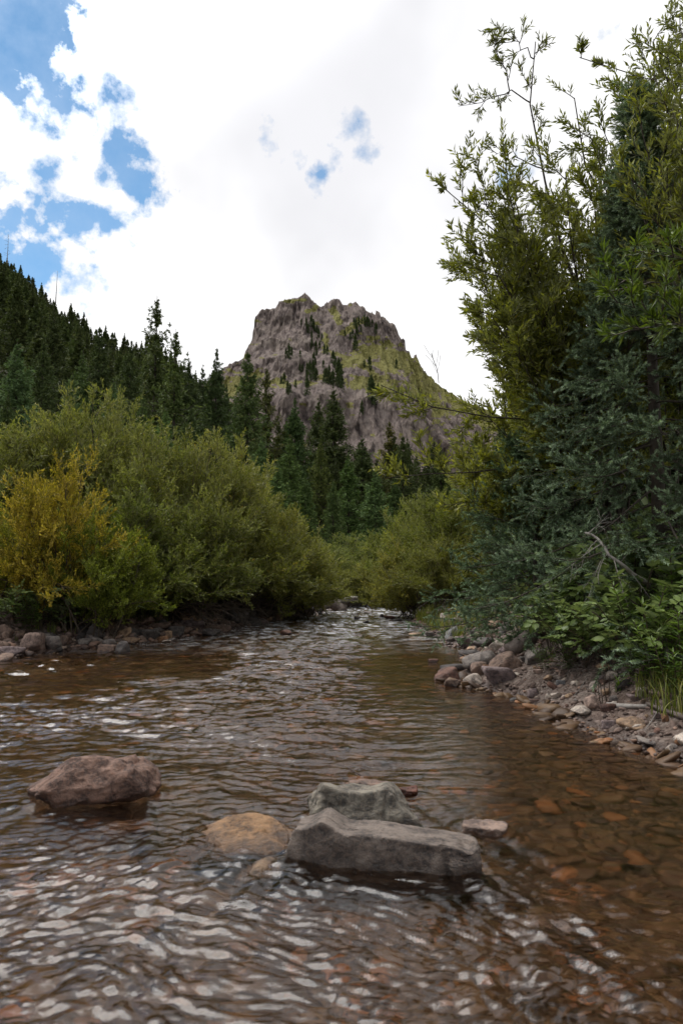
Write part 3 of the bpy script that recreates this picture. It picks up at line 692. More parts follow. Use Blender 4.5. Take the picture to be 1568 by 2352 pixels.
# ------------------------------------------------------------------ willows
def willow(seed, H, R, nst=34, n1=11, n2=8, nl=13, LL=.068, LW=.019, low=.12, lean=(0, 0), dome=.72, l1=.32, l2=.26, base=.22):
    rng = np.random.default_rng(seed)
    az = rng.random(nst) * 2 * PI; ct = rng.random(nst) ** .8; rad = R * np.sqrt(np.clip(1 - (ct * .98) ** 2.2, 0, 1)) * (dome + (1.06 - dome) * rng.random(nst))
    hz = H * (low + (.97 - low) * ct * (.85 + .2 * rng.random(nst)))
    tgt = np.stack([rad * np.cos(az) + lean[0] * ct, rad * np.sin(az) + lean[1] * ct, hz], -1)
    bs = np.stack([rng.normal(size=nst) * R * base, rng.normal(size=nst) * R * base, np.zeros(nst) - .05], -1)
    s = np.linspace(0, 1, 9)[None, :, None]
    bulge = np.array([0, 0, 1.0]) * (.20 * np.linalg.norm(tgt - bs, axis=1) * (1 - .8 * ct))[:, None]
    P = bs[:, None] * (1 - s) + tgt[:, None] * s + bulge[:, None] * np.sin(s * PI * .9) + rng.normal(size=(nst, 1, 3)) * .06 * s * (1 - s) * 4
    P = P + rng.normal(size=P.shape) * .015 * H / 3
    PL = np.linalg.norm(tgt - bs, axis=1)
    A, ta, La = kids(P, n1, .14, 1.0, np.full(nst, R * l1 + .15), .75, .28, rng, 5, .18, .3)
    B, tb, Lb = kids(A, n2, .15, 1.0, np.full(len(A), l2), .7, .20, rng, 4, .12, .3)
    p1, d1 = leaf_on(B, nl, .05, 1.02, .7, rng, .12)
    p2, d2 = leaf_on(A, nl, .4, 1.0, .7, rng, .12)
    pp = np.concatenate([p1, p2]); dd_ = np.concatenate([d1, d2])
    V, Fc = leaves(pp, dd_, np.full((len(pp), 1), LL), np.full((len(pp), 1), LW), rng)
    cl_ = np.repeat(rng.random(len(A)), n2 * nl); cl2 = np.repeat(rng.random(len(A)), nl)
    rn = np.clip(.40 * np.concatenate([cl_, cl2]) + .60 * rng.random(len(pp)), 0, 1)
    k9 = np.linspace(1, .25, 9)
    tv, tf = cat_tubes([(P, (.006 * H + .004) * np.ones((nst, 1)) * k9[None], 5), (A, .0045 * np.ones((len(A), 1)) * np.linspace(1, .4, 5)[None] * (H / 3) ** .5, 3), (B, .0018 * np.ones((len(B), 1)) * np.linspace(1, .6, 4)[None], 3)])
    return (tv, tf), (V, Fc, np.repeat(rn, 4))
def willow_meshes(mm, **k):
    (tv, tf), (V, Fc, rn) = willow(**k)
    return mesh('willow_stems', tv, [tf], M_TWIG), mesh('willow_foliage', V, [Fc], mm, {'rnd': rn})
WA = willow_meshes(M_WILLOW, seed=101, H=3.0, R=1.7, nst=48, n1=12, n2=9, nl=14, low=.03)
WB = willow_meshes(M_WILLOW, seed=102, H=3.0, R=1.5, nst=40, n1=12, n2=9, nl=14, low=.03)
WC = willow_meshes(M_WILLOW, seed=103, H=2.0, R=1.4, nst=34, n1=11, n2=9, nl=13, low=.10)
WY = willow_meshes(M_YELLOW, seed=104, H=2.3, R=1.25, nst=30, n1=11, n2=8, nl=13, LL=.058, LW=.022, low=.13)
def shrub(me, H0, px, pyt, d, wf, rz, col, lab, grp=None, dz=0, cat='willow shrub', z0=None):
    top = at(px, pyt, d); g0 = float(ground_z(top[0], d)) if z0 is None else z0; Hh = (top[2] - g0 - dz) * .925; s_ = Hh / H0
    return thing_from('willow_shrub', [('stems', me[0]), ('foliage', me[1])], (top[0], d, g0 + dz), rz, (wf, wf, s_), lab, cat, grp, col)
GL = 'willow shrubs crowding the left bank'
for a in [(WA, 3, -40, 945, 13, 1.15, 0, (.95, .95, .95), 'green willow shrub cut off by the left edge of the photo'),
          (WB, 3, 110, 950, 13.8, 1.1, 1, (1.0, .97, 1.0), 'tall green willow behind the yellow shrub at left'),
          (WA, 3, 225, 905, 14.2, 1.15, 2, (1.02, 1, 1.05), 'tallest green willow on the left bank, its top stems over the others'),
          (WB, 3, 320, 965, 13.6, 1.15, 3.3, (1.0, 1.0, .95), 'rounded green willow in the middle of the left bank thicket'),
          (WA, 3, 415, 985, 14.0, 1.1, 4.1, (1.05, 1, 1), 'pale green willow right of the rounded one on the left bank'),
          (WB, 3, 505, 1005, 15.5, 1.15, .6, (1.1, 1.02, 1), 'willow with bright crest where the left thicket starts to fall'),
          (WA, 3, 575, 1085, 16.6, 1.05, 5.2, (1.1, 1.0, .9), 'yellow-green willow halfway down the sloping end of the left thicket'),
          (WB, 3, 640, 1180, 18.0, 1.1, 1.9, (1.1, 1.0, .9), 'lower willow leaning over the far left stones'),
          (WC, 2, 700, 1260, 19.6, 1.15, 2.5, (1.1, 1.02, .95), 'small willow overhanging the bend by the driftwood'),
          (WC, 2, 300, 1150, 12.2, 1.15, 1.2, (.85, .95, .9), 'dark green willow low above the left bank boulders'),
          (WC, 2, 410, 1160, 13.2, 1.2, 3.2, (.95, 1.0, .95), 'low willow trailing above the shaded middle stones'),
          (WC, 2, 520, 1180, 15.2, 1.25, .4, (1.05, 1.0, .9), 'low spreading willow with branches touching the shaded stones'),
          (WC, 2, -30, 1150, 12.6, 1.1, 4.4, (.8, .9, .85), 'shaded willow low at the left edge below the yellow leaves'),
          (WC, 2, 600, 1230, 16.6, 1.2, 5.5, (1.1, 1.0, .85), 'low yellowish willow just above the far pale stones')]:
    shrub(*a, grp=GL)
shrub(WY, 2.3, 145, 1055, 10.4, .85, 0, (.98, .95, .9), 'golden yellow shrub glowing among the green willows at left', 'yellow-leaved shrubs', cat='yellow shrub')
shrub(WY, 2.3, 225, 1185, 10.6, .8, 2, (.50, .72, .75), 'yellow-green shrub in front of the golden one, over dark shade', 'yellow-leaved shrubs', cat='yellow shrub')
shrub(WY, 2.3, 30, 1180, 10.6, .8, 4, (.60, .76, .8), 'yellowish shrub at the left edge beneath the golden one', 'yellow-leaved shrubs', cat='yellow shrub')
GC = 'willow shrubs closing the view upstream'
for a in [(WB, 3, 800, 1225, 29, 1.3, 0, (.75, .85, .75), 'distant dark green shrub behind the driftwood log'),
          (WA, 3, 755, 1255, 26, 1.0, 2, (.8, .9, .85), 'distant shrub between the left thicket and the dark centre one'),
          (WA, 3, 880, 1235, 30, 1.2, 3, (.85, .95, .7), 'distant olive shrub upstream, right of the dark centre one'),
          (WB, 3, 930, 1150, 24, 1.1, 1, (.95, 1.0, .75), 'olive willow standing behind the round one on the right bank'),
          (WC, 2, 850, 1290, 25, 1.2, 4, (1.1, 1.0, .8), 'low yellow-green shrub at the far end of the riffle'),
          (WA, 3, 990, 1155, 18.5, .95, 5, (1.0, 1.0, .75), 'round yellow-green willow on the far right bank'),
          (WB, 3, 1060, 1085, 16.5, .95, 2.6, (.85, .9, .7), 'willow rising behind the grassy right bank'),
          (WC, 2, 955, 1250, 17.2, .95, .9, (1.15, .98, .75), 'yellowish willow trailing its twigs over the far riffle'),
          (WC, 2, 1030, 1235, 15.0, .8, 3.9, (.9, .85, .65), 'brownish twiggy willow beside the yellow-flowered grass')]:
    shrub(*a, grp=GC)
# ------------------------------------------------------------------ tall willows on the right bank
def wp(pts):
    """polyline of (x, y, depth) picture points -> world points at those true distances"""
    return np.array([at(a, b, d) for a, b, d in pts])
def resample(P, K=9):
    s = np.concatenate([[0], np.cumsum(np.linalg.norm(np.diff(P, axis=0), axis=1))]); t = np.linspace(0, s[-1], K)
    return np.stack([np.interp(t, s, P[:, i]) for i in range(3)], -1)
def willow_tree(name, seed, stems, mm, nstA=10, n2=7, nl=10, LL=.075, LW=.016, l1=.55, l2=.30, r0=.022, label='', group=None, col=(1, 1, 1), a0=.25, cat='willow tree', up=.12, dens=None, thing='willow_tree'):
    rng = np.random.default_rng(seed)
    P = np.stack([resample(s) for s in stems]); base = P[:, 0].mean(0); P = P - base
    P[:, 1:-1] += rng.normal(size=P[:, 1:-1].shape) * .025
    N = len(P); Ls = np.full(N, l1)
    if dens is not None: Ls = Ls * dens
    A, ta, La = kids(P, nstA, a0, 1.0, Ls, .75, up, rng, 5, .10, .35)
    B, tb, Lb = kids(A, n2, .12, 1.0, np.minimum(La * .6, l2), .7, up, rng, 4, .06, .3)
    p1, d1 = leaf_on(B, nl, .05, 1.02, .65, rng, .08); p2, d2 = leaf_on(A, nl, .45, 1.0, .65, rng, .08)
    pp = np.concatenate([p1, p2]); dd_ = np.concatenate([d1, d2])
    V, Fc = leaves(pp, dd_, np.full((len(pp), 1), LL), np.full((len(pp), 1), LW), rng)
    rn = np.clip(.4 * np.concatenate([np.repeat(rng.random(len(B)), nl), np.repeat(rng.random(len(A)), nl)]) + .6 * rng.random(len(pp)), 0, 1)
    tv, tf = cat_tubes([(P, r0 * np.linspace(1, .22, 9)[None] * np.ones((N, 1)), 6), (A, .0055 * np.linspace(1, .4, 5)[None] * np.ones((len(A), 1)), 4), (B, .0024 * np.linspace(1, .5, 4)[None] * np.ones((len(B), 1)), 3)])
    return thing_from(thing, [('stems', mesh(name + '_stems', tv, [tf], M_BARK)), ('foliage', mesh(name + '_foliage', V, [Fc], mm, {'rnd': np.repeat(rn, 4)}))], base, 0, (1, 1, 1), label, cat, group, col)
rng = np.random.default_rng(9)
BASE_R = at(1400, 1330, 7.6); BASE_R[2] = float(ground_z(BASE_R[0], BASE_R[1])) - .05
def stem_to(px, py, d, base, wob=.25):
    T = at(px, py, d); b_ = base + rng.normal(size=3) * [.18, .18, 0]
    mid = b_ * .45 + T * .55 + np.array([rng.normal() * wob * .4, rng.normal() * wob * .4, .22 * abs(T[0] - b_[0]) + .1])
    q1 = b_ * .8 + mid * .2 + np.array([0, 0, .2])
    return np.array([b_, q1, mid, T])
GR = 'tall willows on the right bank'
def with_base(pts, base): return np.concatenate([[base + rng.normal(size=3) * [.12, .12, 0]], wp(pts)])
# open crown reaching up into the sky
st = [with_base([(1400, 900, 7.3), (1300, 600, 7.0), (1253, 400, 6.9), (1249, 360, 6.9), (1237, 280, 6.9), (1217, 232, 6.9), (1213, 196, 6.9), (1227, 136, 6.9), (1229, 96, 6.9)], BASE_R),
      with_base([(1441, 800, 7.2), (1441, 516, 7.0), (1373, 448, 6.9), (1349, 400, 6.9), (1333, 348, 6.8), (1325, 280, 6.8), (1318, 225, 6.8)], BASE_R)]
sp = [wp([(1217, 236, 6.9), (1169, 216, 6.9), (1125, 232, 6.85), (1073, 244, 6.8), (1052, 244, 6.8)]),
      wp([(1167, 216, 6.9), (1169, 172, 6.9), (1141, 124, 6.85), (1137, 84, 6.85)]),
      wp([(1227, 136, 6.9), (1197, 112, 6.9), (1175, 86, 6.9), (1149, 60, 6.85)]),
      wp([(1253, 395, 6.9), (1216, 366, 6.8), (1170, 362, 6.8), (1132, 358, 6.7)])]
SKYW = willow_tree('sky_willow', 201, st, M_RWILLOW, 16, 3, 8, l1=.38, l2=.16, a0=.50, label='tall open willow stems reaching highest against the clouds', group=GR, dens=np.array([.8, 1.0]), r0=.026, col=(.9, .9, .9))
SPR = willow_tree('sky_willow_sprays', 202, sp, M_RWILLOW, 7, 3, 6, l1=.20, l2=.11, a0=.25, label='thin leafy willow sprays bending left across the bright clouds', group=GR, r0=.008, col=(.8, .85, .9), cat='willow branch', thing='willow_branch')
def adopt(root, main):
    for c in list(bpy.data.objects):
        if c.parent == root: c.parent = main; c.location = Vector(root.location) - Vector(main.location)
    bpy.data.objects.remove(root)
adopt(SPR, SKYW)
# the dense olive mass
LB = np.array([(300, 1290), (380, 1180), (430, 1110), (500, 1075), (600, 1050), (700, 1055), (800, 1075), (900, 1090), (960, 1020), (1050, 1000), (1150, 1010), (1250, 1060)])
def fill(n, y0, y1, d0, d1, base, xmax=1600, gap=0):
    r_ = []
    for k in range(n):
        py = y0 + (y1 - y0) * (k + rng.random()) / n; l = np.interp(py, LB[:, 0], LB[:, 1]) + gap
        px = l + (xmax - l) * rng.random() ** 1.25
        r_.append(stem_to(px, py, d0 + (d1 - d0) * rng.random(), base))
    return r_
sA = [with_base([(1400, 900, 7.2), (1281, 628, 6.9), (1197, 580, 6.8), (1117, 536, 6.7), (1057, 492, 6.6), (1022, 435, 6.5)], BASE_R)] + fill(44, 390, 820, 6.2, 8.2, BASE_R, 1500)
willow_tree('dense_willow', 203, sA, M_RWILLOW, 14, 7, 14, LW=.021, l1=.55, l2=.28, a0=.35, label='dense olive willow leaning left over the river, dark against the sky', group=GR, r0=.02, col=(1.2, 1.2, 1.1))
B2 = at(1330, 1330, 8.6); B2[2] = float(ground_z(B2[0], B2[1])) - .05
sB = [with_base([(1340, 1050, 7.8), (1295, 973, 7.4), (1170, 959, 7.1), (1084, 949, 6.9), (1017, 954, 6.8), (930, 935, 6.7), (875, 885, 6.6)], B2),
      with_base([(1340, 1120, 8.0), (1300, 1098, 7.8), (1228, 1069, 7.5), (1122, 1079, 7.2), (1026, 1089, 7.0), (930, 1105, 6.9), (885, 1098, 6.8)], B2)] + fill(40, 780, 1180, 7.2, 9.6, B2, 1450, 60)
LOWW = willow_tree('low_willow', 204, sB, M_RWILLOW, 13, 7, 13, LW=.020, l1=.46, l2=.26, a0=.38, label='broad willow whose long bare-based branches hang over the stream in front of the peak', group=GR, r0=.018, col=(1.35, 1.3, 1.1))
B3 = at(1600, 1330, 8.2); B3[2] = float(ground_z(B3[0], B3[1])) - .05
sC = [with_base([(1560, 700, 8), (1520, 400, 7.6), (1475, 190, 7.3), (1421, 140, 7.1), (1381, 128, 7.0), (1330, 132, 6.9)], B3)] + [stem_to(a, b, d - 1.3, B3) for a, b, d in
     [(1560, 30, 7.4), (1585, 90, 7.2), (1530, 150, 7.3), (1480, 220, 7.4), (1550, 230, 7), (1430, 260, 7.4), (1500, 300, 7.2), (1400, 330, 7.5), (1570, 330, 7.6), (1460, 380, 7.2), (1540, 420, 7.3), (1600, 200, 7.7), (1380, 400, 7.6), (1440, 180, 7.6), (1600, 20, 7.5), (1500, 90, 7.7), (1350, 300, 7.6), (1500, 500, 7.3), (1420, 480, 7.6), (1590, 560, 7.2)]]
willow_tree('corner_willow', 205, sC, M_RWILLOW, 14, 6, 12, LW=.020, l1=.50, l2=.22, a0=.42, label='willow filling the upper right corner around the spruce tip', group=GR, r0=.02, col=(1.1, 1.15, 1.1), dens=np.array([.45] + [1.0] * 20))
B4 = at(1760, 1330, 5.6); B4[2] = float(ground_z(B4[0], B4[1])) - .05
sE = [stem_to(a, b, d, B4, .12) for a, b, d in [(1500, 170, 5.5), (1560, 60, 5.5), (1590, 150, 5.3), (1540, 250, 5.2), (1470, 290, 5.5), (1590, 300, 5.2), (1510, 360, 5.2), (1560, 430, 5.1), (1440, 380, 5.6), (1600, 520, 5.0), (1620, 80, 5.4), (1530, 120, 5.5), (1480, 440, 5.3), (1575, 350, 5.1)]]
willow_tree('near_corner_willow', 207, sE, M_RWILLOW, 10, 5, 9, LW=.018, l1=.42, l2=.2, a0=.55, label='willow leaning in from the right edge in front of the spruce top', group=GR, r0=.016, col=(1.15, 1.15, 1.0))
sD = [wp([(1760, 760, 4.6), (1640, 700, 4.3), (1500, 655, 4.1), (1390, 640, 4.0)]), wp([(1760, 800, 4.6), (1640, 770, 4.3), (1500, 705, 4.1), (1400, 690, 4.0)]), wp([(1760, 700, 4.6), (1650, 620, 4.3), (1560, 590, 4.2), (1450, 575, 4.1)]), wp([(1760, 820, 4.6), (1660, 760, 4.3), (1560, 740, 4.2), (1440, 760, 4.1)])]
sD = [np.concatenate([[B4 + rng.normal(size=3) * [.1, .1, 0]], s_]) for s_ in sD]
willow_tree('front_willow', 206, sD, M_FIRE, 12, 3, 8, LL=.085, LW=.016, l1=.30, l2=.16, a0=.60, label='long-leaved bright willow reaching in from the right edge in front of the blue spruce', r0=.008, col=(1.15, 1.0, .75), cat='willow tree', group=GR)

# ------------------------------------------------------------------ near spruces with real shoots
def near_spruce(seed, H, R, nb, side, n3, nn, az0, az1, NL=.027, ex=.6, hmin=.02, droop=.35):
    rng = np.random.default_rng(seed)
    s = np.linspace(0, 1, 10)
    tr = np.stack([0 * s, 0 * s, s * H], -1)[None]; trR = (.014 * H * (1 - s) + .010)[None]
    h = hmin + (.985 - hmin) * (np.arange(nb) + rng.random(nb)) / nb
    az = az0 + (az1 - az0) * ((np.arange(nb) * .61803 + rng.random(nb) * .15) % 1)
    L = R * (1 - h) ** ex * (.72 + .45 * rng.random(nb)) + .08
    el = np.interp(h, [0, .4, .8, 1], [-.22, -.05, .35, 1.0]) + rng.normal(size=nb) * .10
    k = np.linspace(0, 1, 7)
    zc = np.sin(el)[:, None] * k - droop * (k ** 1.6)[None] + .30 * droop * (k ** 4)[None] * 2
    P = np.stack([np.cos(az)[:, None] * k, np.sin(az)[:, None] * k, zc], -1) * L[:, None, None]; P[..., 2] += (h * H)[:, None]
    A, ta, La = kids(P, side, .15, 1.0, L * .42 + .06, .95, .02, rng, 4, -.10, .5, flat=.3)
    C, tc_, Lc = kids(np.concatenate([A]), n3, .15, 1.0, np.full(len(A), .15), .8, .06, rng, 3, .10, .1, flat=.5)
    ends = np.concatenate([C, A[:, [1, 2, 3]], P[:, [4, 5, 6]]])
    N = len(ends); tt = np.broadcast_to((np.arange(nn)[None] + rng.random((N, nn))) / nn, (N, nn)); p, T = along(ends, tt)
    r = rng.normal(size=(N, nn, 3)); r[..., 2] += .25; r = nrm(r - (r * T).sum(-1, keepdims=True) * T)
    a = np.interp(tt, [0, .8, 1], [1.15, .9, .45])[..., None] + rng.normal(size=(N, nn, 1)) * .12
    d = nrm(np.cos(a) * T + np.sin(a) * r)
    w_ = nrm(np.cross(d, rng.normal(size=(N, nn, 3)))) * .0026
    ln = NL * (.8 + .4 * rng.random((N, nn, 1)))
    V = np.stack([p - w_, p + w_, p + d * ln], 2).reshape(-1, 3)
    Fc = np.arange(N * nn * 3).reshape(-1, 3)
    age = np.repeat(rng.random(N), nn).reshape(N, nn) * .35
    rn = np.clip(.15 + .55 * tt ** 1.5 + age + rng.normal(size=(N, nn)) * .08 - .15, 0, 1)
    tv, tf = cat_tubes([(tr, trR, 8), (P, (.0035 + .010 * (1 - h))[:, None] * np.linspace(1, .3, 7)[None], 5), (A, .0035 * np.ones((len(A), 1)) * np.linspace(1, .6, 4)[None], 3), (C, .002 * np.ones((len(C), 1)) * np.ones((1, 3)), 3)])
    tips = P[:, -1]
    return mesh('near_spruce_wood', tv, [tf], M_BARK), mesh('near_spruce_needles', V, [Fc], M_BLUE, {'rnd': np.repeat(rn.ravel(), 3)}), tips
g0 = float(ground_z(2.80, 6.0))
topz = at(1505, 112, 6.0)[2]
w_, n_, tips = near_spruce(301, topz - g0 - .45, 1.85, 84, 10, 5, 84, 1.75, 5.6, ex=1.5, hmin=.10, NL=.026)
e = thing_from('blue_spruce', [('trunk', w_), ('needles', n_)], (2.80, 6.0, g0), 0, (1, 1, 1), 'large blue-green spruce filling the right side of the photo', 'spruce tree', None, (1.35, 1.35, 1.25))
g1 = float(ground_z(2.15, 7.7))
w2, n2_, _ = near_spruce(302, 2.2, 1.15, 55, 10, 4, 70, 0, 2 * PI, ex=.5, hmin=.12, droop=.25, NL=.026)
thing_from('blue_spruce', [('trunk', w2), ('needles', n2_)], (2.15, 7.6, g1 - .1), 0, (1, 1, 1), 'small spruce with low boughs above the gravel slope, under the hanging willow', 'spruce tree', None, (1.15, 1.25, 1.05))
# cones near the top of the large one
rg = np.random.default_rng(8)
for k, (cx, cy) in enumerate([(1462, 455), (1468, 480), (1487, 466), (1482, 492), (1516, 486), (1533, 464), (1553, 450)]):
    c_ = at(cx + 14, cy, 5.72)
    P = np.stack([np.zeros(6), np.zeros(6), -np.linspace(0, .075, 6)], -1)[None]; R_ = np.array([[.004, .014, .017, .016, .012, .004]])
    v_, f_ = tubes(P, R_, 9); v_ = v_ + nrm(v_ + 1e-6) * 0
    v_[:, :2] *= (1 + .22 * np.sin(np.arange(len(v_)) * 2.4))[:, None]
    o = obj('cone', mesh('cone', v_, [f_], M_CONE), e); o.location = tuple(c_ - np.array([2.80, 6.0, g0])); o.rotation_euler = (rg.normal() * .4, rg.normal() * .4, 0)
# dark trees closing the view behind them
for (px, py, d, k, wf, lab) in [(1170, 905, 15, 0, 1.3, 'dark spruce just visible through the hanging willow at the foot of the ridge'), (1270, 700, 13.5, 4, 1.4, 'dark spruce behind the dense olive willow'),
                                (1385, 520, 12.5, 1, 1.5, 'tall dark spruce behind the large blue-green spruce'), (1500, 430, 11, 4, 1.7, 'dark spruce at the right edge behind the large blue-green one'), (1640, 300, 10.5, 1, 1.8, 'dark spruce mostly outside the right edge of the photo'),
                                (1230, 1000, 12, 1, 1.5, 'low dark spruce behind the small spruce on the right bank'), (1420, 900, 9.6, 4, 1.6, 'low dark spruce in deep shade behind the large blue-green one')]:
    top = at(px, py, d); gz0 = float(ground_z(top[0], d)); Hh = top[2] - gz0; s_ = Hh / 10; tr_, cr_ = CF[k]
    thing_from('spruce_tree', [('trunk', tr_), ('crown', cr_)], (top[0], d, gz0 - .05), px, (s_ * wf, s_ * wf, s_), lab, 'spruce tree', 'dark spruces behind the right bank', (.6, .7, .6))
# dead crooked branch in the shade under the spruce
pts = wp([(1335, 1222, 5.6), (1362, 1228, 5.5), (1385, 1250, 5.4), (1392, 1272, 5.35), (1410, 1284, 5.3), (1432, 1300, 5.3), (1450, 1318, 5.4), (1500, 1350, 5.6)])
P0 = resample(pts, 12); b0 = P0[-1].copy(); P0 = (P0 - b0)[None]
rg = np.random.default_rng(31)
tw, _, _ = kids(P0, 11, .0, .75, .34, 1.2, -.25, rg, 5, -.25, .2)
tw2, _, _ = kids(tw, 4, .3, 1, .12, .9, -.1, rg, 3, -.1, .2)
o = empty('dead_branch', b0, 0, 'crooked pale dead branch in the dark hollow under the large spruce', 'dead branch')
tv, tf = tubes(P0, np.linspace(.007, .024, 12)[None], 7); tv += fbm(tv[:, 0] * 40, tv[:, 1] * 40, tv[:, 2] * 40, 2, 5)[:, None] * .004
obj('limb', mesh('dead_limb', tv, [tf], M_DEAD, smooth=True), o)
tv, tf = cat_tubes([(tw, .004 * np.linspace(1, .4, 5)[None] * np.ones((len(tw), 1)), 4), (tw2, .002 * np.ones((len(tw2), 3)), 3)])
obj('twigs', mesh('dead_twigs', tv, [tf], M_DEAD), o)
# bare twig over the ridge
b0 = at(1007, 880, 6.9); rg = np.random.default_rng(4)
P0 = (wp([(1007, 880, 6.9), (1004, 850, 6.9), (996, 830, 6.9), (990, 812, 6.9)]) - b0)[None]; P0 = np.stack([resample(P0[0], 7)])
tw, _, _ = kids(P0, 6, .2, .9, .17, .6, .25, rg, 4, .1, .2)
tv, tf = cat_tubes([(P0, np.full((1, 7), .0035), 4), (tw, np.full((len(tw), 4), .0018), 3)])
bt = obj('bare_twig', mesh('bare_twig', tv, [tf], M_TWIG), LOWW); bt.location = Vector(b0) - Vector(LOWW.location)
# ------------------------------------------------------------------ stones
M_SUNK = None
def ico(sub):
    bm = bmesh.new(); bmesh.ops.create_icosphere(bm, subdivisions=sub, radius=1)
    V = np.array([v.co[:] for v in bm.verts]); Fc = np.array([[v.index for v in f.verts] for f in bm.faces]); bm.free(); return nrm(V), Fc
ICO = {k: ico(k) for k in (1, 2, 3, 4, 6)}
def rock_pts(seed, sub, n=13, p=11, amp=.05, planes=None, flat=1.0):
    rng = np.random.default_rng(seed); D, Fc = ICO[sub]
    N = nrm(rng.normal(size=(n, 3))); d = .52 + .45 * rng.random(n)
    if planes is not None:
        q = np.array(planes, float); N = np.concatenate([N * 1.0, nrm(q[:, :3])]); d = np.concatenate([d + .22, q[:, 3]])
    N = np.concatenate([N, np.eye(3), -np.eye(3)]); d = np.concatenate([d, np.ones(6)])
    dot = np.maximum(D @ N.T, 0) / d
    r = ((dot ** p).sum(1)) ** (-1 / p)
    r = r * (1 + amp * fbm(D[:, 0] * 1.6 + seed, D[:, 1] * 1.6, D[:, 2] * 1.6, 2, seed) * 1.5 + amp * .5 * fbm(D[:, 0] * 5 + seed, D[:, 1] * 5, D[:, 2] * 5, 4, seed))
    return D * r[:, None], Fc
M_ST = M_STONE
STN = []
for s in range(14):
    V, Fc = rock_pts(400 + s, 3, 8 + s % 4, 22 + (s % 4) * 10, .06)
    STN.append(mesh('stone_shape', V, [Fc], M_ST, smooth=True))
STH = []
for s in range(8):
    V, Fc = rock_pts(440 + s, 4, 8 + s % 3, 24 + (s % 4) * 10, .06)
    STH.append(mesh('boulder_shape', V, [Fc], M_ST, smooth=True))
CLR = {'grey': (.17, .155, .15), 'dark grey': (.075, .068, .068), 'brown': (.15, .105, .085), 'tan': (.27, .19, .13), 'pinkish': (.22, .165, .145), 'orange': (.24, .13, .07),
       'pale grey': (.36, .325, .30), 'red-brown': (.12, .066, .052), 'bluish grey': (.17, .18, .20), 'mossy brown': (.12, .10, .05), 'purplish grey': (.17, .135, .14)}
def stone(px, py, wpx, hpx, colr, lab, grp, shape, rot=0, depth=1.0, name='stone', water=True, sink=.25, big=True, smin=0):
    p = hit(px, py + hpx * .30, water)
    dist = p[1]; wx = wpx / F * dist / 2; hz = hpx / F * dist / 2 * (1 + .35)
    me = (STH if big else STN)[shape % (8 if big else 14)]
    o = obj(name, me); gz_ = max(p[2], 0)
    o.location = (p[0], p[1] + wx * depth * .55, gz_ + hz * (1 - sink) - hz * .35); o.scale = (wx, wx * depth, hz)
    o.rotation_euler = (0, 0, rot); o.color = tuple(CLR[colr]) + (1,)
    tag(o, lab, 'stone', grp); return o
GLB = 'stones along the left bank'; GRB = 'stones along the right bank'
LS = [(68, 1484, 57, 44, 'pinkish', 0, 'rounded pinkish tan boulder at the left waterline, biggest pale one'),
      (120, 1487, 54, 38, 'grey', 1, 'pointed grey boulder touching the pinkish tan one'),
      (20, 1500, 56, 24, 'purplish grey', 2, 'flat grey slab in the water at the left edge'),
      (213, 1457, 50, 38, 'dark grey', 3, 'big dark grey boulder on the left bank below green leaves'),
      (243, 1450, 28, 28, 'brown', 4, 'brown boulder leaning on the big dark grey one'),
      (148, 1472, 36, 25, 'brown', 5, 'rounded brown stone right of the pointed grey boulder'),
      (187, 1479, 30, 18, 'grey', 6, 'small cracked grey stone at the water under the big dark grey boulder'),
      (243, 1494, 36, 20, 'brown', 7, 'low pyramid-shaped brown stone standing in the shallows at left'),
      (281, 1492, 28, 26, 'dark grey', 0, 'upright dark stone standing in the shallows at left'),
      (262, 1488, 16, 9, 'tan', 1, 'little tan stone between the two shallows stones'),
      (299, 1473, 36, 14, 'tan', 2, 'low oval tan stone at the waterline, right of the gap'),
      (324, 1472, 24, 14, 'brown', 3, 'round brown stone beside the low oval tan one'),
      (337, 1462, 42, 24, 'dark grey', 4, 'long dark rounded boulder above the low oval tan stone'),
      (301, 1459, 28, 13, 'dark grey', 5, 'dark flat stone behind the low oval tan one'),
      (381, 1460, 20, 16, 'tan', 6, 'bright tan block among the dark stones'),
      (404, 1455, 34, 26, 'dark grey', 7, 'dark slanting boulder right of the bright tan block'),
      (369, 1469, 32, 10, 'orange', 0, 'thin orange-brown stone lying at the waterline'),
      (382, 1474, 20, 6, 'pale grey', 1, 'small pale stone just breaking the water by the orange-brown one'),
      (484, 1455, 38, 18, 'dark grey', 2, 'round-backed dark boulder in the shaded middle of the left bank'),
      (655, 1454, 30, 10, 'red-brown', 3, 'lone rusty stone out in the water before the riffle'),
      (700, 1398, 26, 12, 'dark grey', 4, 'dark stone at the point where the left bank meets the riffle'),
      (690, 1418, 18, 12, 'dark grey', 5, 'dark wet stone on the lip of the left riffle'),
      (612, 1410, 16, 8, 'tan', 6, 'lone tan stone in the far left pile, lower'),
      (625, 1402, 18, 9, 'orange', 7, 'light orange stone in the far left pile, upper'),
      (640, 1394, 22, 10, 'pale grey', 0, 'pale stone topping the far left pile'),
      (600, 1424, 22, 10, 'brown', 1, 'brown stone at the foot of the far left pile'),
      (672, 1400, 24, 14, 'dark grey', 2, 'blocky dark stone in the far left pile'),
      (12, 1462, 30, 22, 'brown', 5, 'brown stone at the left edge behind the flat slab'),
      (98, 1464, 34, 14, 'grey', 6, 'greyish flat stone behind the pinkish tan boulder'),
      (165, 1455, 22, 16, 'brown', 7, 'brown stone between the rounded brown and the big dark grey boulders')]
for k, (a, b, w0, h0, c0, sh, lb) in enumerate(LS):
    stone(a, b, w0, h0, c0, lb, GLB, sh, rot=(k * .7) % 3 - 1.5 if w0 < h0 * 1.8 else 0, depth=.9)
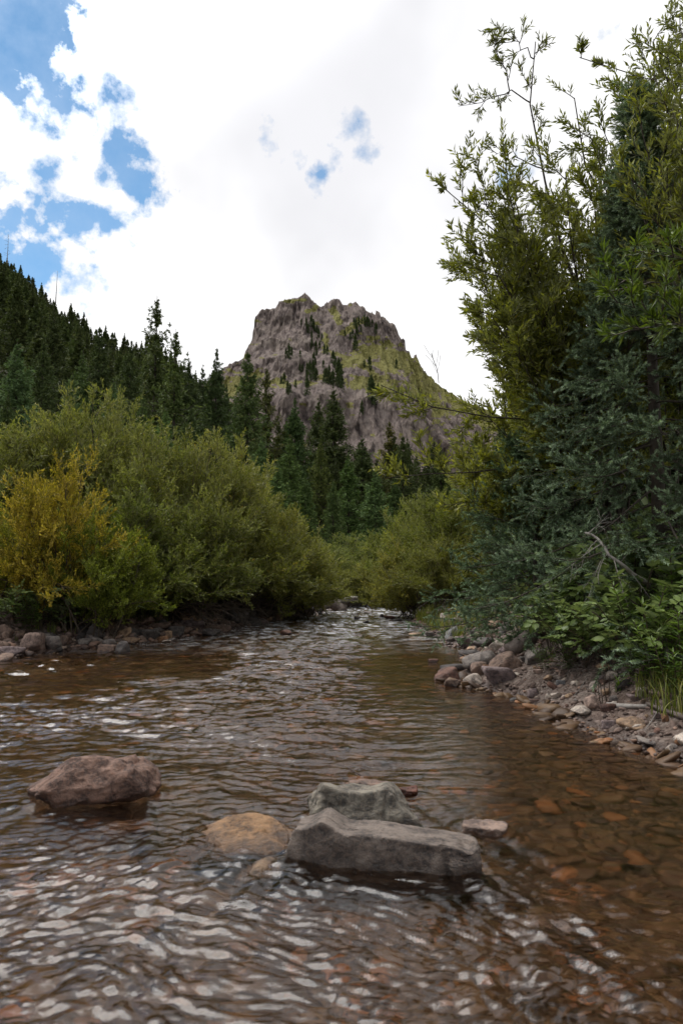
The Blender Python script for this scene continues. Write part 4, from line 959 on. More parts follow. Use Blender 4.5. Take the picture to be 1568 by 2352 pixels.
RS = [(1030, 1557, 57, 31, 'red-brown', 0, 0, 'dark red-brown boulder at the tip of the right boulders, in the water'),
      (1042, 1541, 56, 22, 'dark grey', 1, 0, 'dark bluish boulder behind the red-brown tip one'),
      (1040, 1573, 36, 18, 'brown', 2, 0, 'small brown stone in front of the red-brown tip boulder'),
      (1087, 1569, 60, 27, 'pale grey', 3, 0, 'smooth pale oval boulder at the water, mirrored in it'),
      (1148, 1559, 67, 37, 'purplish grey', 4, 0, 'speckled grey-brown boulder right of the smooth pale one'),
      (1108, 1518, 86, 40, 'grey', 5, .15, 'largest grey boulder in the right cluster, at its back'),
      (1099, 1544, 50, 30, 'brown', 6, 0, 'brown boulder wedged behind the smooth pale one'),
      (1118, 1537, 26, 15, 'orange', 7, 0, 'orange stone wedged in the middle of the right cluster'),
      (1163, 1533, 80, 38, 'brown', 0, .4, 'long ridged brown boulder rising to the right'),
      (1233, 1513, 43, 32, 'grey', 1, 0, 'rounded grey boulder under the raspberry leaves'),
      (1142, 1485, 48, 18, 'pale grey', 3, .2, 'long pale boulder above the right cluster'),
      (1074, 1480, 50, 24, 'purplish grey', 4, 0, 'low dark grey boulder at the waterline above the right cluster'),
      (1108, 1493, 22, 15, 'brown', 5, 0, 'small dark stone below the long pale boulder'),
      (1085, 1493, 34, 9, 'tan', 6, 0, 'flat tan stone at the waterline below the low dark grey boulder'),
      (1118, 1465, 43, 30, 'pinkish', 7, .4, 'pink-grey boulder leaning in the upper right pile'),
      (1042, 1459, 40, 24, 'bluish grey', 0, .5, 'bluish slab slanting towards the water'),
      (1053, 1446, 34, 14, 'purplish grey', 1, 0, 'flat-topped stone over the bluish slab'),
      (1052, 1429, 36, 16, 'grey', 2, 0, 'grey boulder in the grass below the yellow flowers'),
      (1076, 1435, 18, 15, 'red-brown', 3, 0, 'dark red stone beside the grass boulder'),
      (986, 1459, 20, 11, 'grey', 4, 0, 'small grey wedge at the far right waterline'),
      (956, 1458, 34, 9, 'tan', 5, 0, 'flat tan stone farthest out on the right waterline'),
      (1112, 1450, 24, 13, 'orange', 6, .3, 'orange stone in the upper right pile'),
      (1092, 1457, 24, 14, 'dark grey', 7, 0, 'dark stone left of the pink-grey leaning boulder'),
      (1164, 1448, 34, 20, 'dark grey', 0, .6, 'dark tilted stone high in the upper right pile'),
      (1175, 1476, 30, 14, 'pinkish', 2, .2, 'pinkish stone right of the long pale boulder'),
      (1183, 1502, 30, 14, 'brown', 3, .2, 'brown stone above the long ridged boulder'),
      (1207, 1517, 22, 12, 'dark grey', 4, 0, 'dark stone left of the rounded grey boulder'),
      (1226, 1593, 26, 24, 'purplish grey', 5, 0, 'wet grey knob at the corner where the gravel begins'),
      (1364, 1625, 44, 30, 'pinkish', 6, .5, 'large pale pink tilted slab in the middle of the gravel'),
      (1399, 1667, 33, 18, 'purplish grey', 7, 0, 'flat-faced lilac stone near the water, right of the wet gravel'),
      (1458, 1671, 38, 12, 'pale grey', 1, 0, 'flat pale stone under the fallen stick'),
      (1562, 1704, 18, 17, 'orange', 2, 0, 'round orange stone at the right edge'),
      (1538, 1727, 28, 19, 'pale grey', 3, 0, 'pale peaked stone with its foot in the water at the right edge'),
      (1468, 1606, 40, 13, 'purplish grey', 4, 0, 'long grey stone right above the fallen stick'),
      (1410, 1606, 20, 17, 'grey', 5, 0, 'grey block at the foot of the brown stems'),
      (1321, 1574, 25, 12, 'pale grey', 6, 0, 'pale flat stone high on the gravel under the leaves'),
      (1288, 1571, 20, 13, 'bluish grey', 7, 0, 'small bluish stone left of the pale flat one'),
      (1367, 1577, 24, 15, 'pale grey', 0, .3, 'pale stone behind the brown stems'),
      (1432, 1577, 28, 24, 'dark grey', 1, 0, 'dark grey rounded stone under the raspberry'),
      (1295, 1549, 20, 19, 'pinkish', 2, 0, 'pinkish block under the left raspberry leaves'),
      (1259, 1602, 18, 13, 'pale grey', 3, .4, 'tilted pale chip, left of two alike'),
      (1279, 1600, 20, 13, 'pale grey', 4, .5, 'tilted pale chip, right of two alike'),
      (1307, 1598, 20, 9, 'tan', 5, .3, 'thin tan chip on the upper gravel'),
      (1528, 1654, 20, 19, 'orange', 6, 0, 'rust-coloured stone beside the end of the fallen branch'),
      (1230, 1612, 26, 8, 'red-brown', 7, 0, 'dark red flat stone at the edge of the wet gravel'),
      (1478, 1655, 18, 12, 'pinkish', 0, 0, 'pinkish pebble pair end, above the flat pale stone'),
      (1385, 1560, 24, 14, 'purplish grey', 1, 0, 'shaded grey stone up under the raspberry stems'),
      (1500, 1690, 20, 10, 'grey', 2, 0, 'grey stone left of the pale peaked one'),
      (840, 1430, 14, 6, 'dark grey', 1, 0, 'small dark stone in the middle of the far riffle, nearest'),
      (821, 1420, 16, 7, 'dark grey', 2, 0, 'dark stone in the far riffle left of the nearest'),
      (876, 1416, 12, 8, 'dark grey', 3, 0, 'dark peaked stone in the far riffle'),
      (895, 1420, 26, 8, 'red-brown', 4, 0, 'reddish flat stone in the right half of the far riffle'),
      (915, 1424, 20, 6, 'dark grey', 5, 0, 'dark flat stone by the overhanging twigs'),
      (842, 1408, 22, 5, 'grey', 6, 0, 'grey ledge at the head of the riffle'),
      (1232, 1608, 14, 6, 'dark grey', 6, 0, 'tiny dark stone by the waterline corner'),
      (995, 1519, 22, 8, 'red-brown', 7, 0, 'dark wet stone awash above the boulder tip'),
      (1182, 1608, 20, 6, 'dark grey', 0, 0, 'small black stone in the still water by the gravel')]
for k, (a, b, w0, h0, c0, sh, rt, lb) in enumerate(RS):
    o = stone(a, b, w0, h0, c0, lb, GRB if a > 935 else 'stones standing in the far riffle', sh, 0, depth=.85)
    o.rotation_euler = (0, -rt * .8, 0)

# many lesser stones, each its own object
rng = np.random.default_rng(55)
adj = ['grey', 'dark grey', 'brown', 'tan', 'pinkish', 'purplish grey', 'pale grey', 'red-brown']
def scatter(n, side, y0, y1, o0, o1, s0, s1, cols, zone):
    for k in range(n):
        y = y0 + (y1 - y0) * rng.random() ** (1.15 if side > 0 else 1.0); xl, xr = edges(y); off = o0 + (o1 - o0) * rng.random() ** 1.3
        x = (xr + off) if side > 0 else (xl - off)
        s_ = s0 + (s1 - s0) * rng.random() ** 2.2
        c0 = cols[int(rng.integers(len(cols)))]
        me = STN[int(rng.integers(14))]; o = obj('stone', me)
        sc = s_ * np.array([1 + .5 * rng.random(), .8 + .4 * rng.random(), .45 + .3 * rng.random()])
        o.scale = tuple(sc); o.rotation_euler = (rng.normal() * .25, rng.normal() * .25, rng.random() * 6.28)
        o.location = (x, y, float(ground_z(x, y)) + sc[2] * .35); o.color = tuple(np.array(CLR[c0]) * (.8 + .4 * rng.random())) + (1,)
        size = 'larger' if s_ > s0 + (s1 - s0) * .45 else 'small'
        tag(o, f'{size} {c0} stone lying {zone}', 'stone', f'{size} {c0} stones {zone}')
scatter(62, -1, 8.0, 13.5, -.12, .95, .06, .17, ['dark grey', 'brown', 'purplish grey', 'brown', 'grey', 'tan'], 'in the pile along the near left bank')
scatter(60, -1, 13.0, 22.5, -.15, 1.0, .09, .24, ['dark grey', 'brown', 'purplish grey', 'dark grey', 'tan'], 'in the shaded pile along the far left bank')
scatter(46, 1, 6.9, 15.5, .0, .9, .05, .14, ['grey', 'pinkish', 'purplish grey', 'tan', 'dark grey', 'pale grey'], 'on the slope behind the right boulders')
scatter(64, 1, 3.3, 6.4, .06, .9, .02, .07, ['grey', 'pinkish', 'pale grey', 'tan', 'red-brown', 'purplish grey'], 'on the near right gravel')

# gravel: countless chips, one mesh per bank; cobbles on the bed
def pebbles(n, fx, sizes, mm, name, flat=.5, seed=1, sink=.3, sub=1):
    rng = np.random.default_rng(seed)
    base = [rock_pts(500 + s, sub, 8, 12, .05)[0] for s in range(8)]; Fc0 = ICO[sub][1]
    x, y = fx(rng, n); n = len(x); z = ground_z(x, y)
    s_ = sizes[0] + (sizes[1] - sizes[0]) * rng.random(n) ** 2.5
    s_ = s_ * np.clip(y / 5, .8, 2.2) ** .5
    B = np.stack(base)[rng.integers(8, size=n)]
    sc = s_[:, None] * np.stack([.8 + .7 * rng.random(n), .7 + .4 * rng.random(n), flat * (.6 + .7 * rng.random(n))], -1)
    V = B * sc[:, None]; a = rng.random(n) * 6.28; c, s = np.cos(a)[:, None], np.sin(a)[:, None]
    ti = rng.normal(size=(n, 1)) * .35
    Vx = V[..., 0] * c - V[..., 1] * s; Vy = V[..., 0] * s + V[..., 1] * c; Vz = V[..., 2] + V[..., 0] * ti
    V = np.stack([Vx + x[:, None], Vy + y[:, None], Vz + z[:, None] + (sc[:, 2] * (1 - 2 * sink))[:, None]], -1)
    nv = V.shape[1]; F_ = (Fc0[None] + (np.arange(n) * nv)[:, None, None]).reshape(-1, 3)
    me = mesh(name, V.reshape(-1, 3), [F_], mm, {'rnd': np.repeat(rng.random(n), nv)}, smooth=sub > 1)
    return obj(name, me)
def chip_mat(name, stops, wetline=True, rough=.85):
    m, t = mat(name)
    a = t.n('ShaderNodeAttribute', attribute_name='rnd').outputs['Fac']; geo = t.n('ShaderNodeNewGeometry').outputs['Position']
    c = t.ramp(a, stops); nz = t.noise(geo, 90, 4, .7)
    c = t.mix(nz, t.mix(1, c, (.6, .58, .56), 'MULTIPLY'), t.mix(1, c, (1.35, 1.3, 1.25), 'MULTIPLY'))
    z = t.n('ShaderNodeSeparateXYZ', i={0: geo}).outputs[2]
    wet = t.n('ShaderNodeMapRange', i={'Value': z, 'From Min': .015, 'From Max': .05, 'To Min': 1, 'To Max': 0}).outputs[0]
    if wetline: c = t.mix(wet, c, t.mix(1, c, (.45, .36, .30), 'MULTIPLY'))
    b = t.n('ShaderNodeBump', i={'Strength': .5, 'Distance': .006, 'Height': nz})
    p = t.n('ShaderNodeBsdfPrincipled', i={'Base Color': c, 'Roughness': t.math('MULTIPLY_ADD', wet, -.45, rough) if wetline else rough, 'Normal': b.outputs[0]})
    out(t, p.outputs[0]); return m
M_CHIP = chip_mat('gravel_chips', [(0, (.045, .029, .024)), (.3, (.10, .066, .054)), (.55, (.155, .108, .090)), (.8, (.22, .16, .135)), (.93, (.29, .18, .13)), (1, (.36, .31, .27))])
M_COB = chip_mat('bed_cobbles', [(0, (.04, .02, .010)), (.3, (.08, .042, .018)), (.6, (.115, .065, .028)), (.85, (.15, .092, .045)), (.95, (.26, .10, .028)), (1, (.20, .16, .11))], False, .6)
def right_xy(rng, n):
    y = 2.2 + 14 * rng.random(n) ** 1.7; _, xr = edges(y); return xr - .12 + 1.5 * rng.random(n) ** 1.25, y
def left_xy(rng, n):
    y = 7.2 + 14 * rng.random(n); xl, _ = edges(y); return xl + .1 - 1.4 * rng.random(n) ** 1.2, y
def bed_xy(rng, n):
    y = 1.0 + 8.5 * rng.random(n) ** 1.35; xl, xr = edges(y); xl = np.maximum(xl, -.75 * y - .6); return xr - (xr - xl) * rng.random(n) ** 1.45, y
tag(pebbles(9000, right_xy, (.006, .030), M_CHIP, 'gravel', .5, 1), 'loose reddish grey gravel covering the right bank', 'gravel', kind='stuff')
tag(pebbles(3200, left_xy, (.016, .06), M_CHIP, 'gravel', .6, 2), 'dark gravel between the stones of the left bank', 'gravel', kind='stuff')
tag(pebbles(7500, bed_xy, (.014, .085), M_COB, 'cobbles', .42, 3, .45, 2), 'rusty cobbles lying under the clear water', 'cobbles', kind='stuff')

# ------------------------------------------------------------------ the large stones in the foreground
def hero(name, seed, planes, size, loc, rz, colr, lab, fn=None, n=6, p=14, amp=.05, ry=0, cat='boulder'):
    V, Fc = rock_pts(seed, 6, n, p, amp, planes)
    if fn: V = fn(V)
    V = V * np.array(size)
    fine = fbm(V[:, 0] * 38, V[:, 1] * 38, V[:, 2] * 38, 4, seed + 3); N_ = nrm(V / np.array(size) ** 2)
    V = V + N_ * (fine * .0028)[:, None]
    o = obj(name, mesh(name, V, [Fc], M_ST, smooth=True)); o.location = tuple(loc); o.rotation_euler = (0, ry, rz); o.color = tuple(colr) + (1,)
    return tag(o, lab, cat)
pA = at_z(215, 1846, 0)
def fA(V):
    x, y, z = V.T
    z = z * (1 + .06 * x) + .10 * np.exp(-((x + .35) / .35) ** 2) * (z > 0) + .06 * np.exp(-((x - .75) / .18) ** 2) * (z > 0) - .05 * np.exp(-((x - .45) / .12) ** 2) * (z > 0) * (y > -.2)
    z = np.where(z > 0, z * (1 + .55 * sst(.25, .95, x)), z); x = np.where(x > .3, x * (1 + .10 * z), x)
    z = np.where((x < -.3) & (z > 0), z * (1 - .8 * (-.3 - x)), z)
    y = np.where((z < -.1) & (x > -.1), y + .25 * (-.1 - z), y)
    return np.stack([x, y, z], -1)
hero('boulder', 601, [(1, -.1, .1, .93), (-.75, -.2, .66, .80), (0, -.75, .65, .80), (.1, -.55, -.8, .72), (0, .2, 1, .88), (-.95, -.4, -.1, .93), (.1, -1, .05, .88)], (.300, .165, .150), (pA[0] - .055, pA[1] + .10, .040), math.radians(6), (.165, .105, .085),
     'large mottled reddish brown boulder standing alone in the water at left', fA, n=7, p=24, amp=.08, ry=math.radians(-5))
pC = at_z(884, 1992, 0)
def fC(V):
    x, y, z = V.T
    tp = .70 + .30 * np.exp(-((x + .64) / .17) ** 2) - .05 * np.exp(-((x + .36) / .09) ** 2) + .05 * np.exp(-((x + .05) / .28) ** 2) - .14 * np.clip(x - .1, 0, 1) - .10 * ((x > .80) & (x < .95) & (y < .2))
    z = np.where(z > 0, z * tp - .06 * y * (z > .4), z)
    x = x + .13 * z * np.clip((-.55 - x) / .45, 0, 1) - .06 * z * np.clip((x - .7) / .3, 0, 1)
    g = np.exp(-((x - .66 + .06 * z) / .03) ** 2) * (y < -.2)
    fy = -.10 * (x > .69) * np.clip(-y, 0, 1) * (z < .30) + .07 * np.exp(-((x + .26 + .05 * z) / .035) ** 2) * (y < -.3) + .13 * g + .10 * np.clip(z, -1, 1) * (y < -.3)
    y = (y + fy) * (1 - .30 * sst(.78, 1.0, np.abs(x))) + .10 * gn(x * 2.2, z * 1.5, None, 77) * (y < -.3)
    return np.stack([x, y, z], -1)
hero('boulder', 603, None, (.345, .105, .122), (pC[0] - .003, pC[1] + .082, .010), math.radians(-8), (.135, .115, .105),
     'long flat-faced grey slab with a rounded knob at its left end, nearest in the water', fC, n=0, p=46, amp=.018, ry=math.radians(2))
pB = at_z(838, 1900, 0)
def fB(V):
    x, y, z = V.T; top = z > 0
    z = z + np.where(top, .20 * np.exp(-((x + .72) / .22) ** 2) - .07 * np.exp(-((x - .05) / .3) ** 2) + .10 * np.exp(-((x - .45) / .16) ** 2) - .35 * np.clip(x - .55, 0, 1), 0)
    y = y + .12 * np.exp(-((x + .55 + .3 * z) / .08) ** 2) * (y < 0) + .07 * np.exp(-((x - .30 - .1 * z) / .035) ** 2) * (y < 0)
    return np.stack([x, y, z], -1)
hero('boulder', 602, [(0, -1, .35, .80), (0, 0, 1, .82), (-1, -.2, .2, .92), (.8, -.2, .55, .82), (-.5, -.9, .2, .88), (0, .8, .6, .85)], (.235, .13, .122), (pB[0], pB[1] + .13, .022), math.radians(3), (.165, .155, .135),
     'greenish grey chunky boulder right behind the long slab', fB, n=5, p=34, amp=.06)
pD = at_z(560, 1940, 0)
hero('boulder', 604, [(0, -.4, 1, .80), (-.7, 0, .7, .85), (.7, 0, .7, .85)], (.235, .17, .10), (pD[0], pD[1] + .08, -.044), .1, (.20, .122, .065),
     'low orange-brown dome of rock with water sliding over its edges', None, n=5, p=8, amp=.08)
pE = at_z(592, 2012, 0)
hero('boulder', 605, None, (.085, .07, .055), (pE[0], pE[1] + .03, -.030), .4, (.20, .14, .09), 'small drowned stone breaking the surface left of the slab', None, n=7, p=9, amp=.08, cat='stone')
pF = at_z(285, 1898, 0)
hero('boulder', 606, None, (.13, .09, .06), (pF[0] - .02, pF[1] + .05, -.075), .2, (.24, .15, .09), 'brown stone just under the surface below the reddish boulder', None, n=7, p=9, amp=.08, cat='stone')
pG = at_z(1118, 1912, 0)
hero('boulder', 607, [(0, 0, 1, .7)], (.085, .07, .045), (pG[0], pG[1] + .04, -.006), -.2, (.24, .18, .155), 'flat pinkish wet stone right of the slab', None, n=7, p=12, amp=.07, cat='stone')
pH = at_z(938, 1825, 0)
hero('boulder', 608, None, (.045, .04, .04), (pH[0], pH[1] + .02, .004), -.2, (.15, .06, .04), 'small dark red stone behind the greenish boulder', None, n=8, p=14, amp=.07, cat='stone')
pI = at_z(848, 1808, 0)
hero('boulder', 609, None, (.10, .05, .03), (pI[0], pI[1] + .02, -.008), -.1, (.22, .15, .12), 'wet flat stone awash behind the greenish boulder, by the red twig', None, n=8, p=14, amp=.07, cat='stone')
pJ = at_z(1290, 2125, 0)
hero('boulder', 610, None, (.075, .06, .05), (pJ[0], pJ[1] + .02, -.030), .6, (.22, .17, .15), 'stone under a smooth hump of water at lower right', None, n=8, p=10, amp=.07, cat='stone')
# red twig caught there
P0 = resample(np.array([at_z(842, 1788, -.02), at_z(822, 1778, .02), at_z(798, 1762, .05), at_z(775, 1752, .05)]), 8)[None]
b0 = P0[0, 0].copy(); tv, tf = tubes(P0 - b0, np.linspace(.0045, .0012, 8)[None], 6)
tag(obj('twig', mesh('red_twig', tv, [tf], M_LOG)), 'thin dark twig poking out of the water behind the greenish boulder', 'twig').location = tuple(b0)

# ------------------------------------------------------------------ driftwood, logs and sticks
def log(name, pts, r, mm, lab, cat='log', seed=0, sides=10):
    P = resample(np.array(pts), 14); b = P[0].copy()
    v_, f_ = tubes((P - b)[None], np.interp(np.linspace(0, 1, 14), np.linspace(0, 1, len(r)), r)[None], sides)
    v_ += fbm(v_[:, 0] * 9 / max(r) * .03, v_[:, 1] * 9 / max(r) * .03, v_[:, 2] * 9 / max(r) * .03, 3, seed)[:, None] * max(r) * .35 * nrm(np.random.default_rng(seed).normal(size=(1, 3)))
    nvx = len(v_); c0 = v_[:sides].mean(0); c1 = v_[-sides:].mean(0)
    V = np.concatenate([v_, [c0, c1]]); cap = [[nvx, (k + 1) % sides, k] for k in range(sides)] + [[nvx + 1, nvx - sides + k, nvx - sides + (k + 1) % sides] for k in range(sides)]
    o = obj(name, mesh(name, V, [f_, np.array(cap)], mm, smooth=True)); o.location = tuple(b); return tag(o, lab, cat)
dw = empty('driftwood_log', at(780, 1392, 21.5), 0, 'bleached driftwood log with a root end jutting over the far riffle', 'driftwood log')
bw = np.array(dw.location)
for nm, pts, r in [('log_body', [(700, 1388, 23), (740, 1388, 22.4), (770, 1385, 21.8), (795, 1378, 21.4), (818, 1376, 21.2)], [.16, .15, .15, .10, .05]), ('root', [(770, 1386, 21.7), (785, 1396, 21.5), (790, 1408, 21.4)], [.22, .18, .14]),
                   ('snapped_limb', [(790, 1380, 21.5), (800, 1374, 21.3), (822, 1372, 21.1), (820, 1382, 21.1)], [.05, .045, .035, .012]), ('snapped_limb', [(735, 1372, 22.2), (752, 1362, 22), (757, 1350, 21.9)], [.045, .035, .012])]:
    P = resample(wp(pts), 10) - bw; v_, f_ = tubes(P[None], np.interp(np.linspace(0, 1, 10), np.linspace(0, 1, len(r)), r)[None], 9)
    v_ += np.random.default_rng(3).normal(size=v_.shape) * .012
    obj(nm, mesh(nm, v_, [f_], M_DEAD if nm != 'root' else M_LOG, smooth=True), dw)
def on_bank(px, py, lift): p = hit(px, py); p[2] += lift; return p
log('fallen_log', [on_bank(1168, 1508, .05), on_bank(1190, 1497, .06), on_bank(1215, 1480, .06), on_bank(1238, 1466, .08)], [.07, .085, .10, .11], M_LOG, 'short purplish brown log lying among the boulders under the leaves', seed=2)
log('stick', [on_bank(1394, 1624, .02), on_bank(1420, 1629, .022), on_bank(1450, 1631, .024), on_bank(1486, 1630, .02)], [.014, .018, .016, .014], M_DEAD, 'pale weathered stick lying level on the gravel', 'stick', 3, 8)
log('stick', [on_bank(1484, 1626, .03), on_bank(1510, 1637, .03), on_bank(1545, 1650, .03), on_bank(1600, 1668, .03)], [.010, .016, .020, .022], M_LOG, 'brown fallen branch running off the right edge over the gravel', 'stick', 4, 8)
log('stick', [on_bank(1480, 1682, .01), on_bank(1498, 1668, .04), on_bank(1518, 1650, .08)], [.003, .004, .003], M_DEAD, 'thin straw-coloured stick leaning across the gravel', 'stick', 5, 5)
log('stick', [on_bank(1318, 1600, .01), on_bank(1334, 1588, .03), on_bank(1348, 1574, .06)], [.003, .004, .002], M_DEAD, 'thin pale stick on the upper gravel', 'stick', 6, 5)
rg = np.random.default_rng(12)
for k in range(5):
    b0 = on_bank(1378 + k * 6 + rg.normal() * 3, 1618 + rg.normal() * 3, 0)
    T = b0 + np.array([rg.normal() * .05 - .03 + k * .01, rg.normal() * .04, .20 + .06 * rg.random()])
    log('dead_stalk', [b0, b0 * .5 + T * .5 + rg.normal(size=3) * .01, T], [.004, .003, .0025], M_TWIG, 'thin brown leafless stem rising from the gravel by the pink slab', 'stalk', 20 + k, 5)['group'] = 'brown stems by the pink slab'
# dark brush under the left willows
for k in range(9):
    y = 12.5 + k * .85; xl, _ = edges(y); b0 = np.array([xl - .35, y, .45]); rg = np.random.default_rng(700 + k)
    P = np.stack([np.stack([b0 * 0 + rg.normal(size=3) * .1, np.array([.3, -.1, .05]) + rg.normal(size=3) * .12, np.array([.75, -.2, -.12]) + rg.normal(size=3) * .18]) for _ in range(7)])
    P = np.stack([resample(p_, 6) for p_ in P]); tw, _, _ = kids(P, 6, .2, 1, .4, .7, 0, rg, 4, .05, .2)
    tv, tf = cat_tubes([(P, np.linspace(.011, .004, 6)[None] * np.ones((7, 1)), 4), (tw, np.full((len(tw), 4), .003), 3)])
    o = obj('dead_brush', mesh('dead_brush', tv, [tf], M_TWIG)); o.location = tuple(b0)
    tag(o, 'bare brown brush sticking out over the shaded stones of the left bank', 'brush', 'bare brush over the left bank stones')

# ------------------------------------------------------------------ undergrowth
def leaflet(L, W, n=7):
    """serrated, pleated leaflet along +x, returns verts (2n+..), faces"""
    t_ = np.linspace(0, 1, n); wd = W * np.sin(np.clip(t_ * 1.02, 0, 1) ** .8 * PI) ** .8 * (1 - .12 * (np.arange(n) % 2)); wd[0] = .02 * W; wd[-1] = .0
    zc = -.28 * L * t_ ** 2 * .6; pl = .035 * L * (np.arange(n) % 2)
    mid = np.stack([L * t_, 0 * t_, zc], -1); l = np.stack([L * t_ + .05 * L, wd * .5, zc + .10 * W + pl], -1); r = l * [1, -1, 1]
    V = np.concatenate([mid, l, r]); f = []
    for k in range(n - 1): f += [[k, k + 1, n + k + 1, n + k], [k, 2 * n + k, 2 * n + k + 1, k + 1]]
    return V, np.array(f)
def place_leaves(LV, LF, p, d, up, s):
    """instances of leaf template with x along d"""
    y = nrm(np.cross(up, d)); z = np.cross(d, y)
    V = p[:, None] + s[:, None, None] * (LV[None, :, 0:1] * d[:, None] + LV[None, :, 1:2] * y[:, None] + LV[None, :, 2:3] * z[:, None])
    nv = len(LV); return V.reshape(-1, 3), (LF[None] + (np.arange(len(p)) * nv)[:, None, None]).reshape(-1, LF.shape[1])
def raspberry(seed, nc=6, H=.62, nl=9, LS_=.075):
    rng = np.random.default_rng(seed); s = np.linspace(0, 1, 7)
    az = rng.random(nc) * 6.28; ln = H * (.55 + .35 * rng.random(nc)); rh = H * (.25 + .5 * rng.random(nc))
    P = np.stack([np.cos(az)[:, None] * rh[:, None] * s ** 1.3, np.sin(az)[:, None] * rh[:, None] * s ** 1.3, ln[:, None] * (s * 1.25 - .32 * s ** 3)], -1)
    pet, _, _ = kids(P, nl, .25, 1.0, .11, 1.0, .2, rng, 3, .0, .2)
    tip = pet[:, -1]; d0 = nrm(pet[:, -1] - pet[:, 0]); d0[:, 2] *= .4; d0 = nrm(d0); N = len(tip)
    up = nrm(np.array([0, 0, 1.0]) + rng.normal(size=(N, 3)) * .38 + np.array([-.15, -.35, 0]))
    LV, LF = leaflet(1.0, .66); VV = []; FF = []; RN = []; o = 0; sz = LS_ * (.7 + .6 * rng.random(N))
    sd = nrm(np.cross(up, d0))
    for ang, sc, back in [(0, 1.05, 0), (1.15, .85, .1), (-1.15, .85, .1), (1.5, .72, .35), (-1.5, .72, .35)]:
        d = nrm(np.cos(ang) * d0 + np.sin(ang) * sd + rng.normal(size=(N, 3)) * .08)
        pp = tip - d0 * back * .10
        v_, f_ = place_leaves(LV, LF, pp, d, up, sz * sc); VV.append(v_); FF.append(f_ + o); o += len(v_)
        RN.append(np.repeat(np.clip(.25 + .5 * (tip[:, 2] / H) * rng.random(N) + .35 * rng.random(N), 0, 1), len(LV)) * np.tile(np.where(np.arange(len(LV)) < 7, 1.25, .92), N))
    tv, tf = cat_tubes([(P, np.full((nc, 7), .0035), 4), (pet, np.full((len(pet), 3), .0013), 3)])
    return mesh('cane', tv, [tf], M_TWIG), mesh('raspberry_leaves', np.concatenate(VV), [np.concatenate(FF)], M_RASP, {'rnd': np.clip(np.concatenate(RN), 0, 1)})
def fireweed(seed, ns=4, H=.6, nl=26, L=.10, W=.017, spread=.14):
    rng = np.random.default_rng(seed); s = np.linspace(0, 1, 6); az = rng.random(ns) * 6.28; r_ = spread * rng.random(ns)
    hh = H * (.7 + .4 * rng.random(ns))
    P = np.stack([np.cos(az)[:, None] * (r_[:, None] + .14 * s ** 2), np.sin(az)[:, None] * (r_[:, None] + .14 * s ** 2), hh[:, None] * s], -1)
    p, T = along(P, np.broadcast_to(.15 + .85 * (np.arange(nl) / nl)[None] ** .8, (ns, nl)))
    a = np.arange(nl) * 2.4; tt = np.arange(nl) / nl
    d = np.stack([np.cos(a) * (1 - .35 * tt), np.sin(a) * (1 - .35 * tt), .15 + .75 * tt ** 2], -1)[None] + rng.normal(size=(ns, nl, 3)) * .12
    p = p.reshape(-1, 3); d = nrm(d.reshape(-1, 3)); LV, LF = leaflet(1.0, 2 * W / L * .62, 6); LV[:, 2] *= 1.4
    sz = np.tile(L * np.interp(tt, [0, .4, .85, 1], [.8, 1.1, .85, .45]), ns) * (.8 + .4 * rng.random(ns * nl))
    v_, f_ = place_leaves(LV, LF, p, d, nrm(np.array([[0, 0, 1.0]]) + 0 * p), sz)
    rn = np.repeat(np.clip(np.tile(.2 + .5 * tt, ns) + .3 * rng.random(ns * nl), 0, 1), len(LV))
    tv, tf = cat_tubes([(P, np.full((ns, 6), .0035), 5)])
    return mesh('weed_stem', tv, [tf], M_TWIG), mesh('weed_leaves', v_, [f_], M_FIRE, {'rnd': rn})
def tuft(seed, n=60, H=.3, W=.005, sp=.05, arch=.6):
    rng = np.random.default_rng(seed); s = np.linspace(0, 1, 6); az = rng.random(n) * 6.28; h = H * (.5 + .6 * rng.random(n)); ar = arch * h * rng.random(n)
    b = rng.normal(size=(n, 2)) * sp
    P = np.stack([b[:, :1] + np.cos(az)[:, None] * ar[:, None] * s ** 2, b[:, 1:] + np.sin(az)[:, None] * ar[:, None] * s ** 2, h[:, None] * (s - .35 * (ar / h)[:, None] * s ** 3)], -1)
    sd = np.stack([-np.sin(az), np.cos(az), 0 * az], -1)[:, None] * (W * (1 - s ** 2 * .9))[None, :, None]
    V = np.stack([P - sd, P + sd], 2).reshape(-1, 3); i_ = np.arange(n * 12).reshape(n, 6, 2)
    f = np.stack([i_[:, :-1, 0], i_[:, :-1, 1], i_[:, 1:, 1], i_[:, 1:, 0]], -1).reshape(-1, 4)
    return V, f, np.repeat(rng.random(n), 12)
RA = [raspberry(800 + k, 7, .62, 9) for k in range(4)]
FW = [fireweed(820 + k, 5, .55, 26) for k in range(3)]
rng = np.random.default_rng(66)
